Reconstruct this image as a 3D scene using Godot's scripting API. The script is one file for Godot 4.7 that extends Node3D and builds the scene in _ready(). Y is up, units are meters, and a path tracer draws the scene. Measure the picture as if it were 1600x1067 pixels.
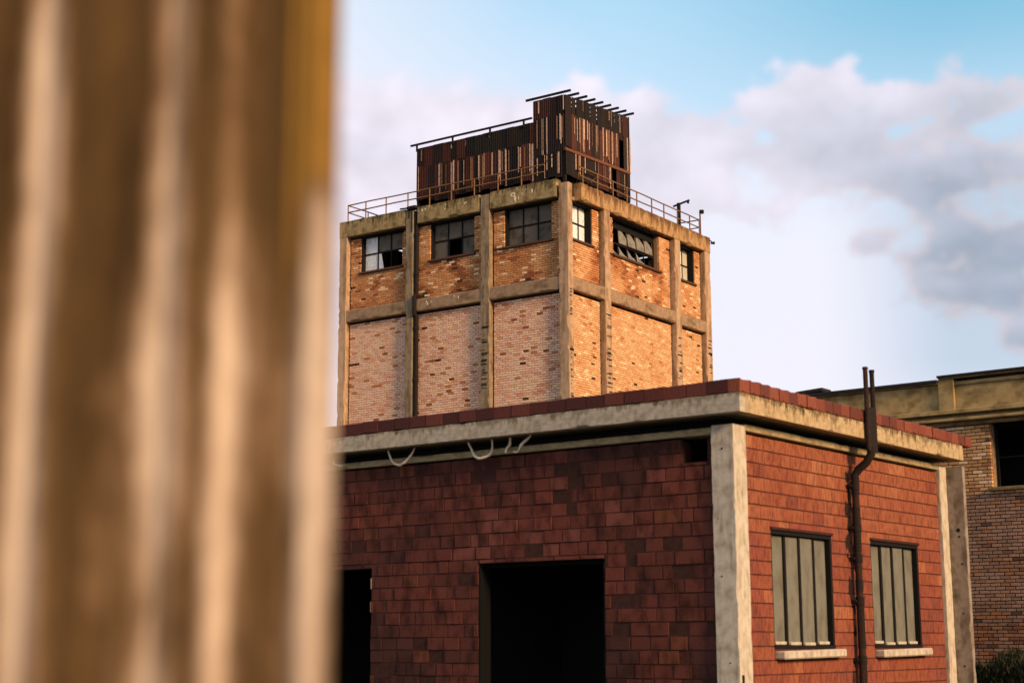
extends Node3D

var rng := RandomNumberGenerator.new()
var cam: Camera3D
const YAW := 0.661853   # 37.92 degrees
const TOWER_TURN := 0.049037

# ------------------------------------------------------------------ naming helpers
func tag(o: Node, label: String, category: String, group := "") -> void:
	o.set_meta("label", label)
	o.set_meta("category", category)
	if group != "":
		o.set_meta("group", group)

func thing(called: String, label: String, category: String, at := Vector3.ZERO, turn := 0.0, group := "") -> Node3D:
	var o := Node3D.new()
	o.name = called
	o.position = at
	o.rotation.y = turn
	add_child(o, true)
	tag(o, label, category, group)
	return o

func obj(called: String, st, m: Material, parent: Node) -> MeshInstance3D:
	var o := MeshInstance3D.new()
	o.name = called
	o.mesh = st.commit() if st is SurfaceTool else st
	o.material_override = m
	parent.add_child(o, true)
	return o

func node(called: String, parent: Node, at := Vector3.ZERO) -> Node3D:
	var o := Node3D.new()
	o.name = called
	o.position = at
	parent.add_child(o, true)
	return o

# ------------------------------------------------------------------ mesh helpers
func mb() -> SurfaceTool:
	var st := SurfaceTool.new()
	st.begin(Mesh.PRIMITIVE_TRIANGLES)
	return st

func tri(st: SurfaceTool, a: Vector3, b: Vector3, c: Vector3, n: Vector3, ua := Vector2.ZERO, ub := Vector2.ZERO, uc := Vector2.ZERO) -> void:
	if (b - a).cross(c - a).dot(n) > 0.0:
		var t := b
		b = c
		c = t
		var tu := ub
		ub = uc
		uc = tu
	st.set_normal(n); st.set_uv(ua); st.add_vertex(a)
	st.set_normal(n); st.set_uv(ub); st.add_vertex(b)
	st.set_normal(n); st.set_uv(uc); st.add_vertex(c)

func quad(st: SurfaceTool, a: Vector3, b: Vector3, c: Vector3, d: Vector3, n: Vector3, u := [Vector2(0, 0), Vector2(1, 0), Vector2(1, 1), Vector2(0, 1)]) -> void:
	tri(st, a, b, c, n, u[0], u[1], u[2])
	tri(st, a, c, d, n, u[0], u[2], u[3])

# a box with chamfered edges; uv: metres along, 0 at the top edge to 1 at the bottom edge
func bx(st: SurfaceTool, c: Vector3, s: Vector3, ch := 0.0, basis := Basis.IDENTITY) -> void:
	var h := s * 0.5
	ch = minf(ch, minf(h.x, minf(h.y, h.z)) * 0.45)
	var uvf := func(p: Vector3, ax: int) -> Vector2:
		var along: float = p.z if ax == 0 else p.x
		var q := c + p
		along = q.z if ax == 0 else q.x
		return Vector2(along, 0.5 - p.y / maxf(s.y, 0.001))
	for ax in 3:
		var a1 := (ax + 1) % 3
		var a2 := (ax + 2) % 3
		for sg in [-1.0, 1.0]:
			var n := Vector3.ZERO
			n[ax] = sg
			var ps := []
			for k in [[-1, -1], [1, -1], [1, 1], [-1, 1]]:
				var p := Vector3.ZERO
				p[ax] = sg * h[ax]
				p[a1] = k[0] * (h[a1] - ch)
				p[a2] = k[1] * (h[a2] - ch)
				ps.append(p)
			quad(st, c + basis * ps[0], c + basis * ps[1], c + basis * ps[2], c + basis * ps[3], basis * n, [uvf.call(ps[0], ax), uvf.call(ps[1], ax), uvf.call(ps[2], ax), uvf.call(ps[3], ax)])
	if ch <= 0.0:
		return
	for ax in 3:                        # edges running along ax
		var a1 := (ax + 1) % 3
		var a2 := (ax + 2) % 3
		for s1 in [-1.0, 1.0]:
			for s2 in [-1.0, 1.0]:
				var n := Vector3.ZERO
				n[a1] = s1
				n[a2] = s2
				n = n.normalized()
				var ps := []
				for k in [[0, -1], [0, 1], [1, 1], [1, -1]]:
					var p := Vector3.ZERO
					p[ax] = k[1] * (h[ax] - ch)
					p[a1] = s1 * (h[a1] - (ch if k[0] == 1 else 0.0))
					p[a2] = s2 * (h[a2] - (ch if k[0] == 0 else 0.0))
					ps.append(p)
				var uax := 0 if ax == 2 else 2
				quad(st, c + basis * ps[0], c + basis * ps[1], c + basis * ps[2], c + basis * ps[3], basis * n, [uvf.call(ps[0], uax), uvf.call(ps[1], uax), uvf.call(ps[2], uax), uvf.call(ps[3], uax)])
	for sx in [-1.0, 1.0]:
		for sy in [-1.0, 1.0]:
			for sz in [-1.0, 1.0]:
				var sv := Vector3(sx, sy, sz)
				var q := []
				for k in 3:
					var p := Vector3.ZERO
					for j in 3:
						p[j] = sv[j] * (h[j] - (0.0 if j == k else ch))
					q.append(p)
				tri(st, c + basis * q[0], c + basis * q[1], c + basis * q[2], basis * sv.normalized(), uvf.call(q[0], 2), uvf.call(q[1], 2), uvf.call(q[2], 2))

# a box given by its two corners
func span(st: SurfaceTool, a: Vector3, b: Vector3, ch := 0.0) -> void:
	bx(st, (a + b) * 0.5, (b - a).abs(), ch)

# a bar between two corners that runs along one axis, its arrises worn and chipped unevenly
func worn(st: SurfaceTool, a: Vector3, b: Vector3, ax: int, ch: float, chip: float, step: float) -> void:
	var lo := Vector3(minf(a.x, b.x), minf(a.y, b.y), minf(a.z, b.z))
	var hi := Vector3(maxf(a.x, b.x), maxf(a.y, b.y), maxf(a.z, b.z))
	var p := (ax + 1) % 3
	var q := (ax + 2) % 3
	var n := maxi(2, int(ceil((hi[ax] - lo[ax]) / step)))
	var nz := noise(int(absf(lo.x * 37.0 + lo.y * 11.0 + lo.z * 53.0) * 10.0) + 5, 1.3, 4)
	var mid := (lo + hi) * 0.5
	var hp := (hi[p] - lo[p]) * 0.5
	var hq := (hi[q] - lo[q]) * 0.5
	var most := minf(hp, hq) * 0.6
	var rings := []
	for i in n + 1:
		var t := lerpf(lo[ax], hi[ax], float(i) / n)
		var c := []
		for k in 4:
			var e := nz.get_noise_2d(t * 2.2, k * 19.0)
			c.append(minf(most, ch * (0.5 + 1.2 * absf(e)) + chip * clampf((nz.get_noise_2d(t * 1.1 + 70.0, k * 23.0) - 0.22) * 3.0, 0.0, 1.0)))
		var pts := []
		for d in [[hp, hq - c[0]], [hp - c[0], hq], [-hp + c[1], hq], [-hp, hq - c[1]], [-hp, -hq + c[2]], [-hp + c[2], -hq], [hp - c[3], -hq], [hp, -hq + c[3]]]:
			var v := mid
			v[ax] = t
			v[p] += d[0]
			v[q] += d[1]
			pts.append(v)
		rings.append(pts)
	var uv := func(v: Vector3) -> Vector2:
		return Vector2(v.z if ax == 2 else v.x, (hi.y - v.y) / maxf(hi.y - lo.y, 0.001))
	for i in n:
		for k in 8:
			var k2 := (k + 1) % 8
			var A: Vector3 = rings[i][k]
			var B: Vector3 = rings[i][k2]
			var D: Vector3 = rings[i + 1][k2]
			var E: Vector3 = rings[i + 1][k]
			var nn := (B - A).cross(E - A)
			if nn.length() < 1e-9: nn = (D - B).cross(E - B)
			nn = nn.normalized()
			var out := (A + D) * 0.5 - mid
			out[ax] = 0.0
			if nn.dot(out) < 0.0: nn = -nn
			quad(st, A, B, D, E, nn, [uv.call(A), uv.call(B), uv.call(D), uv.call(E)])
	for e in [0, n]:
		var nn := Vector3.ZERO
		nn[ax] = -1.0 if e == 0 else 1.0
		for k in range(1, 7):
			tri(st, rings[e][0], rings[e][k], rings[e][k + 1], nn, uv.call(rings[e][0]), uv.call(rings[e][k]), uv.call(rings[e][k + 1]))

func tube(st: SurfaceTool, pts: Array, r, sides := 8, caps := true) -> void:
	var n := pts.size()
	var rings := []
	var ref := Vector3.UP
	for i in n:
		var d: Vector3 = (pts[mini(i + 1, n - 1)] - pts[maxi(i - 1, 0)]).normalized()
		if absf(d.dot(ref)) > 0.95:
			ref = Vector3(0.3, 0.1, 0.95).normalized()
		var u := d.cross(ref).normalized()
		var v := u.cross(d).normalized()
		ref = v
		var rr: float = r[i] if r is Array else r
		var ring := []
		for k in sides:
			var t := TAU * k / sides
			ring.append([pts[i] + (u * cos(t) + v * sin(t)) * rr, u * cos(t) + v * sin(t)])
		rings.append(ring)
	for i in n - 1:
		for k in sides:
			var k2 := (k + 1) % sides
			var A = rings[i][k]
			var B = rings[i][k2]
			var C = rings[i + 1][k2]
			var D = rings[i + 1][k]
			for t in [[A, B, C], [A, C, D]]:
				var a: Vector3 = t[0][0]
				var b: Vector3 = t[1][0]
				var c: Vector3 = t[2][0]
				var o := [t[0], t[1], t[2]]
				if (b - a).cross(c - a).dot(t[0][1] + t[1][1] + t[2][1]) > 0.0:
					o = [t[0], t[2], t[1]]
				for w in o:
					st.set_normal(w[1]); st.set_uv(Vector2.ZERO); st.add_vertex(w[0])
	if caps:
		for e in [0, n - 1]:
			var d: Vector3 = (pts[0] - pts[1]).normalized() if e == 0 else (pts[n - 1] - pts[n - 2]).normalized()
			for k in sides:
				tri(st, pts[e], rings[e][k][0], rings[e][(k + 1) % sides][0], d)

# a wall slab with rectangular holes: plane coordinates (u, y) and thickness t behind face; map(u, y, w) gives the point
func wall(st: SurfaceTool, map: Callable, u0: float, u1: float, y0: float, y1: float, t: float, holes: Array) -> void:
	var us := [u0, u1]
	var ys := [y0, y1]
	for h in holes:
		for k in [0, 1]:
			if h[k] > u0 and h[k] < u1: us.append(h[k])
		for k in [2, 3]:
			if h[k] > y0 and h[k] < y1: ys.append(h[k])
	us.sort(); ys.sort()
	var solid := func(i: int, j: int) -> bool:
		if i < 0 or j < 0 or i >= us.size() - 1 or j >= ys.size() - 1: return false
		var mu: float = (us[i] + us[i + 1]) * 0.5
		var my: float = (ys[j] + ys[j + 1]) * 0.5
		for h in holes:
			if mu > h[0] and mu < h[1] and my > h[2] and my < h[3]: return false
		return true
	var o: Vector3 = map.call(0.0, 0.0, 0.0)
	var du: Vector3 = map.call(1.0, 0.0, 0.0) - o
	var dy := Vector3.UP
	var dw: Vector3 = map.call(0.0, 0.0, 1.0) - o
	for i in us.size() - 1:
		for j in ys.size() - 1:
			if not solid.call(i, j) or us[i + 1] - us[i] < 0.0005 or ys[j + 1] - ys[j] < 0.0005: continue
			var a: float = us[i]
			var b: float = us[i + 1]
			var c: float = ys[j]
			var d: float = ys[j + 1]
			quad(st, map.call(a, c, 0.0), map.call(b, c, 0.0), map.call(b, d, 0.0), map.call(a, d, 0.0), -dw)
			quad(st, map.call(a, c, t), map.call(b, c, t), map.call(b, d, t), map.call(a, d, t), dw)
			if not solid.call(i - 1, j): quad(st, map.call(a, c, 0.0), map.call(a, d, 0.0), map.call(a, d, t), map.call(a, c, t), -du)
			if not solid.call(i + 1, j): quad(st, map.call(b, c, 0.0), map.call(b, d, 0.0), map.call(b, d, t), map.call(b, c, t), du)
			if not solid.call(i, j - 1): quad(st, map.call(a, c, 0.0), map.call(b, c, 0.0), map.call(b, c, t), map.call(a, c, t), -dy)
			if not solid.call(i, j + 1): quad(st, map.call(a, d, 0.0), map.call(b, d, 0.0), map.call(b, d, t), map.call(a, d, t), dy)

# ------------------------------------------------------------------ materials
func lin(c: Color) -> Color:
	return Color(c.r, c.g, c.b).linear_to_srgb()

func C(r: float, g: float, b: float) -> Color:   # a linear base colour
	return Color(r, g, b)

func noise(seed_: int, freq: float, oct := 4, kind := FastNoiseLite.TYPE_SIMPLEX_SMOOTH) -> FastNoiseLite:
	var n := FastNoiseLite.new()
	n.seed = seed_
	n.noise_type = kind
	n.frequency = freq
	n.fractal_octaves = oct
	return n

func ramp_tex(seed_: int, freq: float, stops: Array, size := 512, oct := 5, kind := FastNoiseLite.TYPE_SIMPLEX_SMOOTH) -> NoiseTexture2D:
	var g := Gradient.new()
	var off := PackedFloat32Array()
	var col := PackedColorArray()
	for s in stops:
		off.append(s[0])
		col.append(lin(s[1]))
	g.offsets = off
	g.colors = col
	var t := NoiseTexture2D.new()
	t.width = size
	t.height = size
	t.seamless = true
	t.seamless_blend_skirt = 0.2
	t.noise = noise(seed_, freq, oct, kind)
	t.color_ramp = g
	return t

func bump_tex(seed_: int, freq: float, size := 512, oct := 5, kind := FastNoiseLite.TYPE_SIMPLEX_SMOOTH) -> NoiseTexture2D:
	var t := NoiseTexture2D.new()
	t.width = size
	t.height = size
	t.seamless = true
	t.seamless_blend_skirt = 0.2
	t.noise = noise(seed_, freq, oct, kind)
	return t

func surface(tex: Texture2D, tile: Vector3, rough: float, detail: Texture2D = null, dtile := Vector3.ONE, bump: Texture2D = null, cm := 0.4) -> StandardMaterial3D:
	var m := StandardMaterial3D.new()
	m.roughness = rough
	m.metallic_specular = 0.3
	m.albedo_texture = tex
	m.uv1_triplanar = true
	m.uv1_world_triplanar = true
	m.uv1_scale = Vector3(1.0 / tile.x, 1.0 / tile.y, 1.0 / tile.z)
	if detail:
		m.detail_enabled = true
		m.detail_albedo = detail
		m.detail_blend_mode = BaseMaterial3D.BLEND_MODE_MUL
		m.detail_uv_layer = BaseMaterial3D.DETAIL_UV_2
		m.uv2_triplanar = true
		m.uv2_world_triplanar = true
		m.uv2_scale = Vector3(1.0 / dtile.x, 1.0 / dtile.y, 1.0 / dtile.z)
	if bump:
		m.heightmap_enabled = true
		m.heightmap_texture = bump
		m.heightmap_scale = cm
	return m

func plain(c: Color, rough := 0.8, metal := 0.0) -> StandardMaterial3D:
	var m := StandardMaterial3D.new()
	m.albedo_color = lin(c)
	m.roughness = rough
	m.metallic = metal
	m.metallic_specular = 0.3
	return m

# weathered concrete edge: stains that run down from the top edge; u repeats, v from top to bottom
func drip_tex(seed_: int, base: Color, stain: Color, reach: float, amount: float, w := 1024, h := 128) -> ImageTexture:
	var im := Image.create(w, h, false, Image.FORMAT_RGB8)
	var n1 := noise(seed_, 0.012, 3)
	var n2 := noise(seed_ + 1, 0.02, 4)
	var n3 := noise(seed_ + 2, 0.09, 3)
	for x in w:
		var a := TAU * x / w
		var px := cos(a) * w / TAU
		var pz := sin(a) * w / TAU
		var run := clampf(reach * (0.55 + 1.3 * n1.get_noise_2d(px, pz) + 1.1 * n3.get_noise_2d(px * 0.8, pz * 0.8)), 0.02, 1.3)
		for y in h:
			var v := float(y) / h
			var f := n2.get_noise_3d(px, y * 1.6, pz)
			var s := (1.0 - smoothstep(run * 0.55, run * 1.25 + 0.04, v + 0.16 * f)) * amount * (0.75 + 0.6 * f)
			s = clampf(s + 0.35 * smoothstep(0.15, 0.5, n1.get_noise_3d(px * 1.3, y * 0.5 + 200.0, pz * 1.3)), 0.0, 1.0)
			var c := base * (1.0 + 0.20 * f)
			c = c.lerp(stain * (1.0 + 0.6 * f), s)
			c.a = 1.0
			im.set_pixel(x, y, lin(c.clamp()))
	return ImageTexture.create_from_image(im)

func edge_mat(tex: Texture2D, length: float, detail: Texture2D, dt: Vector3, bump: Texture2D) -> StandardMaterial3D:
	var m := StandardMaterial3D.new()
	m.roughness = 0.92
	m.metallic_specular = 0.25
	m.albedo_texture = tex
	m.uv1_scale = Vector3(1.0 / length, 1.0, 1.0)
	m.detail_enabled = true
	m.detail_albedo = detail
	m.detail_blend_mode = BaseMaterial3D.BLEND_MODE_MUL
	m.detail_uv_layer = BaseMaterial3D.DETAIL_UV_2
	m.uv2_triplanar = true
	m.uv2_world_triplanar = true
	m.uv2_scale = Vector3(1.0 / dt.x, 1.0 / dt.y, 1.0 / dt.z)
	return m

func tones(base: StandardMaterial3D, palette: Array) -> Array:
	var out := []
	for c in palette:
		var m: StandardMaterial3D = base.duplicate()
		m.albedo_color = lin(c)
		out.append(m)
	return out

# ------------------------------------------------------------------ brickwork
func shows(p: Vector3, n: Vector3, area: float) -> float:
	var l: Vector3 = cam.transform.affine_inverse() * p
	if l.z > -0.5: return 0.0
	var x := 800.0 + 2459.0 * l.x / -l.z
	var y := 533.5 - 2459.0 * l.y / -l.z
	if x < 528.0 or x > 1604.0 or y > 1072.0 or y < -5.0: return 0.0
	var d := cam.position - p
	return maxf(0.0, area * n.dot(d.normalized()) / d.length_squared())

# items: [Transform3D in the parent's frame, tone number, outward normal in the parent's frame, area]; the ones that show largest become parts
func lay(parent: Node3D, called: String, rest: String, items: Array, mesh: Mesh, base: StandardMaterial3D, palette: Array, most: int) -> void:
	var mats := tones(base, palette)
	for it in items:
		it.append(shows(parent.transform * it[0].origin, parent.transform.basis * it[2], it[3]) + rng.randf() * 1e-9)
	items.sort_custom(func(a, b): return a[4] > b[4])
	var k := 0
	while k < mini(most, items.size()) and items[k][4] > 1e-7:
		var o := MeshInstance3D.new()
		o.name = called
		o.mesh = mesh
		o.material_override = mats[items[k][1]]
		o.transform = items[k][0]
		parent.add_child(o, true)
		k += 1
	if k >= items.size(): return
	var vm: StandardMaterial3D = base.duplicate()
	vm.vertex_color_use_as_albedo = true
	var mm := MultiMesh.new()
	mm.transform_format = MultiMesh.TRANSFORM_3D
	mm.use_colors = true
	mm.mesh = mesh
	mm.instance_count = items.size() - k
	for i in range(k, items.size()):
		mm.set_instance_transform(i - k, items[i][0])
		mm.set_instance_color(i - k, palette[items[i][1]])
	var mi := MultiMeshInstance3D.new()
	mi.name = rest
	mi.multimesh = mm
	mi.material_override = vm
	mi.set_meta("kind", "stuff")
	parent.add_child(mi, true)

func unit_block(ch: Vector3) -> ArrayMesh:       # a 1 x 1 x 1 block whose chamfers suit the size it is scaled to
	var st := mb()
	var f := Vector3(0.5, 0.5, 0.5)
	var i := f - ch
	# front face and its four bevels, then plain sides (the back sits in mortar)
	var o := [Vector3(-i.x, -i.y, f.z), Vector3(i.x, -i.y, f.z), Vector3(i.x, i.y, f.z), Vector3(-i.x, i.y, f.z)]
	var e := [Vector3(-f.x, -f.y, i.z), Vector3(f.x, -f.y, i.z), Vector3(f.x, f.y, i.z), Vector3(-f.x, f.y, i.z)]
	var b := [Vector3(-f.x, -f.y, -f.z), Vector3(f.x, -f.y, -f.z), Vector3(f.x, f.y, -f.z), Vector3(-f.x, f.y, -f.z)]
	quad(st, o[0], o[1], o[2], o[3], Vector3(0, 0, 1))
	var ns := [Vector3(0, -1, 0), Vector3(1, 0, 0), Vector3(0, 1, 0), Vector3(-1, 0, 0)]
	for k in 4:
		var k2 := (k + 1) % 4
		quad(st, o[k], o[k2], e[k2], e[k], (ns[k] + Vector3(0, 0, 1)).normalized())
		quad(st, e[k], e[k2], b[k2], b[k], ns[k])
	return st.commit()

# running bond on one face: u0..u1 by y0..y1; frame(u, y, out) -> point; returns placed pieces clipped at the holes
func bond(items: Array, frame: Callable, normal: Vector3, u0: float, u1: float, y0: float, y1: float, len_: float, course: float, gap_u: float, gap_y: float, depth: float, holes: Array, pick: Callable, jut: float, ytop_aligned := false, uneven := 0.0) -> void:
	var rows := int(ceil((y1 - y0) / course))
	var o: Vector3 = frame.call(0.0, 0.0, 0.0)
	var du: Vector3 = (frame.call(1.0, 0.0, 0.0) - o).normalized()
	for r in rows:
		var ya := y1 - (r + 1) * course if ytop_aligned else y0 + r * course
		var yb := ya + course
		ya = maxf(ya, y0)
		yb = minf(yb, y1)
		if yb - ya < course * 0.3: continue
		var u := u0 - (len_ * 0.5 if r % 2 == 1 else 0.0) + rng.randf_range(-0.08, 0.08) * len_
		while u < u1:
			var w: float = len_ * (1.0 if uneven <= 0.0 else [1.0, 1.0, 1.0, 1.06, 0.93, 0.55, 1.5][rng.randi() % 7])
			var a := maxf(u, u0)
			var b := minf(u + w, u1)
			u += w
			if b - a < len_ * 0.12: continue
			var pieces := [[a, b]]
			for h in holes:
				if yb - (yb - ya) * 0.4 > h[2] and ya + (yb - ya) * 0.4 < h[3]:
					var nxt := []
					for p in pieces:
						if p[1] <= h[0] or p[0] >= h[1]:
							nxt.append(p)
							continue
						if p[0] < h[0]: nxt.append([p[0], h[0]])
						if p[1] > h[1]: nxt.append([h[1], p[1]])
					pieces = nxt
			for h in holes:
				for cut in [[h[3], yb], [ya, h[2]]]:
					if cut[1] - cut[0] > 0.02 and cut[0] >= ya and cut[1] <= yb and not (yb - (yb - ya) * 0.4 <= h[2] or ya + (yb - ya) * 0.4 >= h[3]):
						var ca := maxf(a, h[0])
						var cb := minf(b, h[1])
						if cb - ca > 0.03: pieces.append([ca, cb, cut[0], cut[1]])
			for p in pieces:
				var pa: float = p[2] if p.size() > 2 else ya
				var pb: float = p[3] if p.size() > 2 else yb
				var lu: float = p[1] - p[0] - gap_u * (1.0 if uneven <= 0.0 else rng.randf_range(0.35, 1.0) + 1.6 * float(rng.randf() < 0.10))
				if lu < len_ * 0.1: continue
				var ly := pb - pa - gap_y
				var cu: float = (p[0] + p[1]) * 0.5
				var cy := (pa + pb) * 0.5
				var tone: int = pick.call(cu, cy)
				if tone < 0: continue
				var out := rng.randf_range(-jut, jut)
				var c: Vector3 = frame.call(cu, cy, out - depth * 0.5)
				var bs := Basis(du, Vector3.UP, normal) 
				if bs.determinant() < 0.0: bs = Basis(-du, Vector3.UP, normal)
				bs = bs.rotated(normal, rng.randf_range(-0.012, 0.012)) * Basis.from_scale(Vector3(lu * rng.randf_range(0.97, 1.0), ly * rng.randf_range(0.95, 1.0), depth))
				items.append([Transform3D(bs, c), tone, normal, lu * ly])

# ------------------------------------------------------------------ sky
func sm(a: float, b: float, x: float) -> float:
	return smoothstep(a, b, x)

func make_sky() -> PanoramaSkyMaterial:
	var w := 2400
	var h := 1200
	var im := Image.create(w, h, false, Image.FORMAT_RGBF)
	var big := noise(11, 1.0, 4)
	var fine := noise(12, 1.0, 5)
	var bank := [                        # azimuth from the view, elevation, radii (degrees), weight, grey
		[11.4, 19.7, 1.9, 0.9, 0.9, 0.10], [13.6, 18.9, 2.2, 0.8, 0.85, 0.22], [17.4, 18.4, 1.5, 0.8, 0.85, 0.60], [11.8, 16.9, 2.6, 1.2, 0.85, 0.45], [8.5, 15.3, 3.0, 1.0, 0.7, 0.22],
		[16.8, 16.1, 2.0, 0.9, 0.9, 0.85], [18.0, 13.9, 1.9, 1.0, 0.9, 0.9], [16.6, 12.2, 1.9, 0.8, 0.8, 0.75], [13.2, 14.2, 1.9, 0.8, 0.75, 0.5], [19.0, 10.6, 2.2, 0.7, 0.7, 0.7], [24.0, 16.0, 5.0, 3.0, 1.0, 0.8],
		[2.5, 17.8, 4.5, 2.0, 0.85, 0.03], [-5.0, 17.4, 6.5, 2.6, 0.9, 0.0], [-9.0, 11.0, 10.0, 6.0, 0.9, 0.0], [6.5, 17.4, 2.6, 1.1, 0.75, 0.06], [-26.0, 15.0, 9.0, 5.0, 0.9, 0.3],
	]
	var data := PackedFloat32Array()
	data.resize(w * h * 3)
	for y in h:
		var el := 90.0 - 180.0 * (y + 0.5) / h
		if el < -2.0:
			for x in w:
				var q := (y * w + x) * 3
				data[q] = 0.20; data[q + 1] = 0.19; data[q + 2] = 0.19
			continue
		var er := deg_to_rad(el)
		var ce := cos(er)
		var se := sin(er)
		# clear air: pale and lilac low down, blue above
		var base := Vector3(0.80, 0.76, 0.84).lerp(Vector3(0.76, 0.77, 0.90), sm(0, 11, el))
		base = base.lerp(Vector3(0.58, 0.75, 0.93), sm(10, 19, el))
		base = base.lerp(Vector3(0.27, 0.59, 0.82), sm(17, 29, el))
		base = base.lerp(Vector3(0.07, 0.27, 0.58), sm(26, 80, el))
		for x in w:
			var ang := TAU * (x + 0.5) / w
			var rel := rad_to_deg(wrapf(ang + YAW, -PI, PI))
			var d := Vector3(sin(ang) * ce, se, -cos(ang) * ce)
			var k := 1.0 / (maxf(se, 0.0) + 0.28)
			var p := Vector3(d.x * k, d.z * k, 0.0)
			var f1 := big.get_noise_2d(p.x * 1.1 + 3.0, p.y * 1.1)
			var c := base
			# thin veil of high cloud
			var inside := sm(34, 20, absf(rel)) * sm(40, 26, el)
			c = c.lerp(Vector3(0.10, 0.42, 0.60), 0.65 * inside * sm(2, 17, rel) * sm(16, 23, el))
			var veil := clampf(0.42 + 1.1 * f1, 0.0, 1.0)
			veil = lerpf(veil, clampf(1.15 - sm(-12, 13, rel) * 1.1 * sm(15, 20, el) - sm(17.5, 24, el) * lerpf(0.22, 0.62, sm(-8, 7, rel)) - 0.6 * sm(6, 16, rel) * sm(12, 17, el) + 0.35 * f1, 0.0, 1.0), inside)
			c = c.lerp(Vector3(0.84, 0.83, 0.92), veil * 0.85 * sm(70, 20, el))
			c = c.lerp(Vector3(0.42, 0.55, 0.68), inside * 0.75 * sm(11.0, 16.5, rel) * sm(6.5, 10.0, el) * sm(20.0, 15.0, el))
			# heaped clouds
			var f2 := fine.get_noise_2d(p.x * 3.2, p.y * 3.2 + 7.0)
			var f3 := fine.get_noise_3d(d.x * 26.0, d.y * 34.0, d.z * 26.0)
			var dens := 0.28 + 0.95 * f1 + 0.45 * f2
			var grey := clampf(0.4 + 1.2 * f2 + 0.5 * f1, 0.0, 1.0)
			if inside > 0.0:
				var best := 0.0
				var gsum := 0.0
				var wsum := 0.0001
				for b in bank:
					var ax: float = (rel - b[0]) / b[2]
					var ay: float = (el - b[1]) / b[3]
					var r2 := ax * ax + ay * ay
					if r2 > 6.0: continue
					var g: float = b[4] * exp(-0.7 * r2)
					best = best + g - best * g * 0.9
					# undersides are greyer
					gsum += g * (b[5] + 0.22 * clampf(-ay, -1.0, 1.0) * float(b[5] > 0.1))
					wsum += g
				dens = lerpf(dens, best * 0.85 + (0.35 * f2 + 0.42 * f3) * (0.25 + 0.75 * sm(-3.0, 7.0, rel)) - 0.02, inside)
				grey = lerpf(grey, clampf(gsum / wsum + 0.35 * f2, 0.0, 1.0), inside)
			var cov := sm(0.30, 0.56, dens + 0.05 * f3)
			var bright := Vector3(0.83, 0.77, 0.87)
			var dark := Vector3(0.31, 0.37, 0.46)
			var rim := sm(0.34, 0.46, dens) * (1.0 - sm(0.46, 0.62, dens))
			var cc := bright.lerp(dark, clampf(grey * 0.95, 0.0, 1.0)).lerp(Vector3(0.78, 0.62, 0.62), rim * 0.45 * sm(0.1, 0.5, grey))
			cc *= 1.0 + 0.16 * f3
			c = c.lerp(cc, cov * 0.92)
			# low haze
			c = c.lerp(Vector3(0.76, 0.74, 0.81), 0.55 * sm(9, 1, el))
			var q := (y * w + x) * 3
			data[q] = c.x; data[q + 1] = c.y; data[q + 2] = c.z
	im.set_data(w, h, false, Image.FORMAT_RGBF, data.to_byte_array())
	var m := PanoramaSkyMaterial.new()
	m.panorama = ImageTexture.create_from_image(im)
	m.energy_multiplier = SKY
	return m

const SKY := 0.295
const EXPOSURE := 3.7

# ------------------------------------------------------------------ textures shared by many things
var t_conc: Texture2D
var t_streak: Texture2D
var t_blotch: Texture2D
var t_bump: Texture2D
var t_brick: Texture2D
var t_dirt: Texture2D
var t_run: Texture2D
var t_rust: Texture2D
var M := {}

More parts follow.
